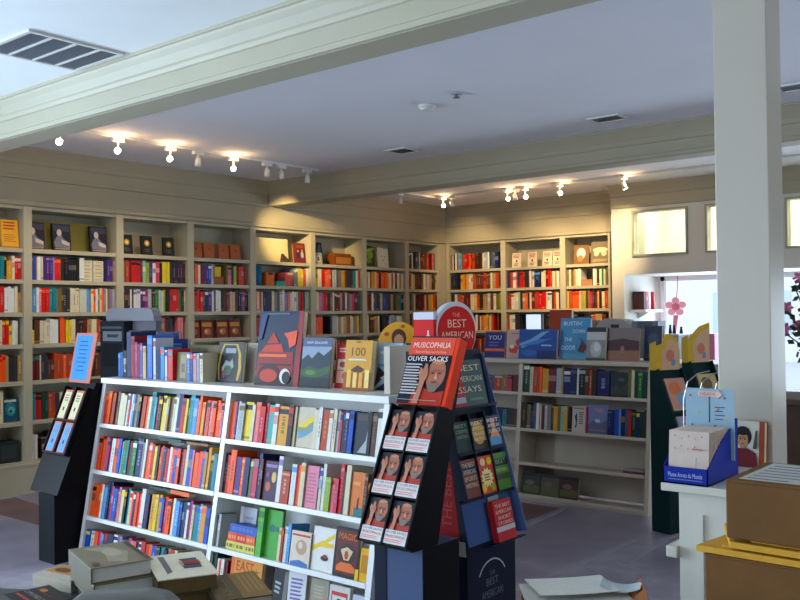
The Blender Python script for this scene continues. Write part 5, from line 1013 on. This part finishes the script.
flat_book('cream hardback with red striped emblem, topmost of right table stack', -1.680, 1.250, .9035, .205, .13, .036, r2, (246, 238, 208), (84, 66, 42), [('l', .1, .14, .92, .34, 1, (120, 116, 124)), ('r', .28, .52, .68, .82, (80, 86, 100)), ('r', .40, .5, .43, .84, (190, 70, 60)), ('r', .46, .5, .49, .84, (190, 70, 60)), ('r', .52, .5, .55, .84, (190, 70, 60)), ('r', .36, .5, .60, .54, (200, 180, 160))], page=(120, 96, 60))
flat_book('brown hardback beneath the cream one, right table stack', -1.683, 1.243, .8705, .205, .12, .0325, r2, (96, 80, 50), (80, 64, 40), page=(120, 96, 60))
flat_book('gold and dark brown hardback lying at the table corner', -1.545, 1.295, .8705, .19, .125, .036, R(-29), (104, 86, 58), (60, 46, 34), [('r', 0, .5, 1, 1, (150, 116, 66)), ('l', .1, .6, .9, .95, 4, (176, 140, 84)), ('t', 'HISTORY', .5, .28, .8, .16, (150, 126, 84)), ('r', 0, 0, 1, .05, (50, 40, 30))])
flat_book('black paperback with orange and white lettering at the table front', -1.865, 1.01, .8705, .135, .10, .022, R(-8), (34, 34, 34), (28, 28, 28), [('e', .25, .75, .1, .08, (206, 130, 60)), ('t', 'COMPROMISED CODE', .5, .45, .86, .12, (170, 166, 156)), ('l', .1, .15, .9, .3, 1, (180, 60, 50)), ('l', .15, .62, .9, .68, 1, (120, 50, 40))])
flat_book('orange and cream booklet behind the black paperback on table', -1.965, 1.135, .8705, .13, .085, .028, R(10), (206, 196, 176), (214, 206, 190), [('r', .05, .35, .95, .95, (206, 140, 60)), ('e', .35, .6, .2, .16, (110, 66, 40)), ('e', .82, .7, .14, .2, (150, 80, 50))])
flat_book('green and red booklet at the far left table edge', -1.93, .90, .8705, .14, .09, .02, R(20), (60, 120, 90), (150, 40, 80), [('r', 0, 0, 1, .4, (170, 50, 90))])
t = thing('card_terminal', 'grey rounded plastic case edge at the bottom of photo', 'device', (-1.50, .985, .8705), (0, 0, R(36)))
pts = [(-.105, 0), (-.105, .075), (-.098, .094), (-.08, .104), (.05, .112), (.085, .106), (.104, .09), (.112, .07), (.112, 0)]
bevel(MB().prism(pts, 'y', -.02, .02, (126, 128, 124)).build('case', CARD, t), .008, 3)
bevel(MB().prism([(p[0] * .88, p[1] * .88) for p in pts], 'y', -.026, -.0205, (62, 64, 62)).build('face', CARD, t), .002)

# ------------------------------------------------------------------ display alcove and beyond
t = thing('wall_shelf', 'small white shelf inside the display alcove', 'shelf', (-4.549, 9.93, 1.50))
MB().box(0, .20, -.2, .28, 0, .03).build('board', WHITE, t); MB().prism([(0, -.08), (.14, 0), (0, 0)], 'y', .02, .04).build('bracket', WHITE, t)
for lab, y, w, c in (('dark brown book leaning on the white alcove shelf', 9.80, .05, (70, 40, 40)), ('pink-red book on the white alcove shelf', 9.86, .04, (190, 80, 76)), ('pale picture book on the white alcove shelf', 9.93, .06, (200, 180, 190)), ('red slim book at the end of the alcove shelf', 10.06, .03, (200, 70, 66))):
    mb = MB(); spine(mb, w, .21, .14, c); tag(mb.build('book', COVER, None, False, (-4.549 + .16, y, 1.5305), (0, 0, R(90))), lab, 'book')
t = thing('display_case', 'low display unit with dark small goods on top inside alcove', 'cabinet', (-4.2, 9.98, .551))
bevel(MB().box(-.34, .22, -.22, .3, 0, .68, (150, 156, 164)).build('body', CARD, t), .003)
bevel(MB().box(-.345, .225, -.225, .305, .68, .70, (190, 196, 206)).build('top', CARD, t), .003)
rr = random.Random(5)
for i in range(7):
    mb = MB(); h = rr.uniform(.05, .09); mb.cyl((0, 0, 0), (0, 0, h), .022, .012, 10, (36, 44, 58)).cyl((0, 0, h), (0, 0, h + .01), .014, .016, 10, (26, 30, 40))
    tag(mb.build('bottle', CARD, None, True, (-4.46 + i * .075, 9.95 + rr.uniform(-.06, .06), 1.2518)), 'small dark bottle, %s from the left on alcove display unit' % (['first', 'second', 'third', 'fourth', 'fifth', 'sixth', 'seventh'][i]), 'bottle', 'dark bottles on the alcove display unit')
PINK = new_mat('petal_paper', .6, .3, noise=.15, nscale=12)
t = thing('hanging_flower', 'pink paper flower hanging in the bright display window', 'decoration', (-4.27, 10.40, 1.56))
mb = MB(); mb.ell(0, 0, .05, .045, 0, (220, 110, 130), th=.02)
for a in range(0, 360, 72): mb.ell(.085 * math.cos(R(a + 18)), .075 * math.sin(R(a + 18)), .05, .042, .004, (240, 160, 172), th=.012)  # petal colour lightened to look overexposed against the window
mb.build('blossom', PINK, t); MB().tube([(0, .01, .05), (.02, .01, .2), (.03, .01, .375)], .006, col=(200, 90, 110)).build('string', PINK, t); MB().prism([(-.03, -.10), (.03, -.10), (-.01, -.36), (-.05, -.36)], 'y', .005, .012, (206, 110, 120)).build('ribbon', PINK, t)
o = tag(bevel(MB().box(-.14, .14, -.1, .1, 0, .70, (190, 120, 150)).build('plinth', CARD, None, False, (-3.80, 10.1, .551)), .004), 'mauve-pink plinth standing in the display window', 'plinth')
t = thing('window_mannequin_rack', 'pale blue tiered rack silhouette in the bright window', 'rack', (-3.45, 10.15, .551))
MB().box(-.015, .015, -.015, .015, 0, 1.1, (110, 140, 170)).box(.3, .33, -.015, .015, 0, 1.1, (110, 140, 170)).build('posts', CARD, t)
for z in (.1, .42, .70, 1.0): bevel(MB().box(-.03, .36, -.12, .12, z, z + .03, (120, 156, 190)).build('tier', CARD, t), .003)
# street beyond the window
EXT = new_mat('street_render', .9, .1, base=(232, 236, 240), noise=.05)
struct('ground_street', MB().box(-20, 16, 11.2, 40, -.3, -.15), new_mat('street_paving', .9, .1, base=(190, 196, 204), noise=.1))
t = thing('street_building', 'overexposed pale building across the street beyond the window', 'building', (-14, 30, -.15))
MB().box(-14, 22, 0, 5, 0, 3.5).build('facade', EXT, t)
for i in range(6):
    MB().box(-12 + i * 5, -9.5 + i * 5, -.05, 0, .9, 2.3, (196, 216, 232)).build('shop_window', CARD, t)  # glass colour lightened for an overexposed look
# plant and wicker stand at the right edge behind the pillar
t = thing('plant_stand', 'brown wooden stand behind the pillar at right photo edge', 'stand', (-1.35, 5.2, 0))
bevel(MB().box(-.25, .45, -.2, .25, 0, 1.0, (84, 66, 58)).build('body', CARTON, t), .006); bevel(MB().box(-.27, .47, -.22, .27, 1.0, 1.03, (96, 78, 66)).build('top', CARTON, t), .004)
t = thing('flowering_plant', 'dark-leaved plant with pink blossoms on the brown stand', 'plant', (-1.30, 5.22, 1.031))
MB().cyl((0, 0, 0), (0, 0, .15), .08, .11, 20, (90, 84, 96)).build('pot', CARD, t, True)
rr = random.Random(11); lf, st, fl = MB(), MB(), MB()
for i in range(26):
    a = rr.uniform(0, 6.28); r = rr.uniform(.05, .24); h = rr.uniform(.28, .66); p = Vector((r * math.cos(a), r * math.sin(a), h))
    st.tube([(0, 0, .12), tuple(p * .5 + Vector((0, 0, .09))), tuple(p)], .004, 5, (50, 60, 40))
    for j in range(7):
        q = p * rr.uniform(.55, 1) + Vector((rr.uniform(-.05, .05), rr.uniform(-.05, .05), rr.uniform(-.02, .06))); u = Vector((rr.uniform(-1, 1), rr.uniform(-1, 1), rr.uniform(-.5, .8))).normalized() * .05; v = u.orthogonal().normalized() * .018
        lf.add([tuple(q), tuple(q + u * .5 + v), tuple(q + u), tuple(q + u * .5 - v)], [(0, 1, 2, 3)], (40, 66, 44))
    if i % 2 == 0:
        for k2 in range(6):
            a2 = k2 * 1.047; c = p + Vector((0, 0, .02)); e1 = Vector((math.cos(a2), .2, math.sin(a2))) * .04; v = e1.orthogonal().normalized() * .016
            fl.add([tuple(c), tuple(c + e1 * .6 + v), tuple(c + e1), tuple(c + e1 * .6 - v)], [(0, 1, 2, 3)], (206, 110, 150))
lf.build('leaves', PINK, t); st.build('stems', PINK, t); fl.build('blossoms', PINK, t)

tag(stuff.build('shelved_books', COVER), 'rows of many-coloured book spines on the wall bookcases, far bookcase and lowest front shelf', 'books', kind='stuff')
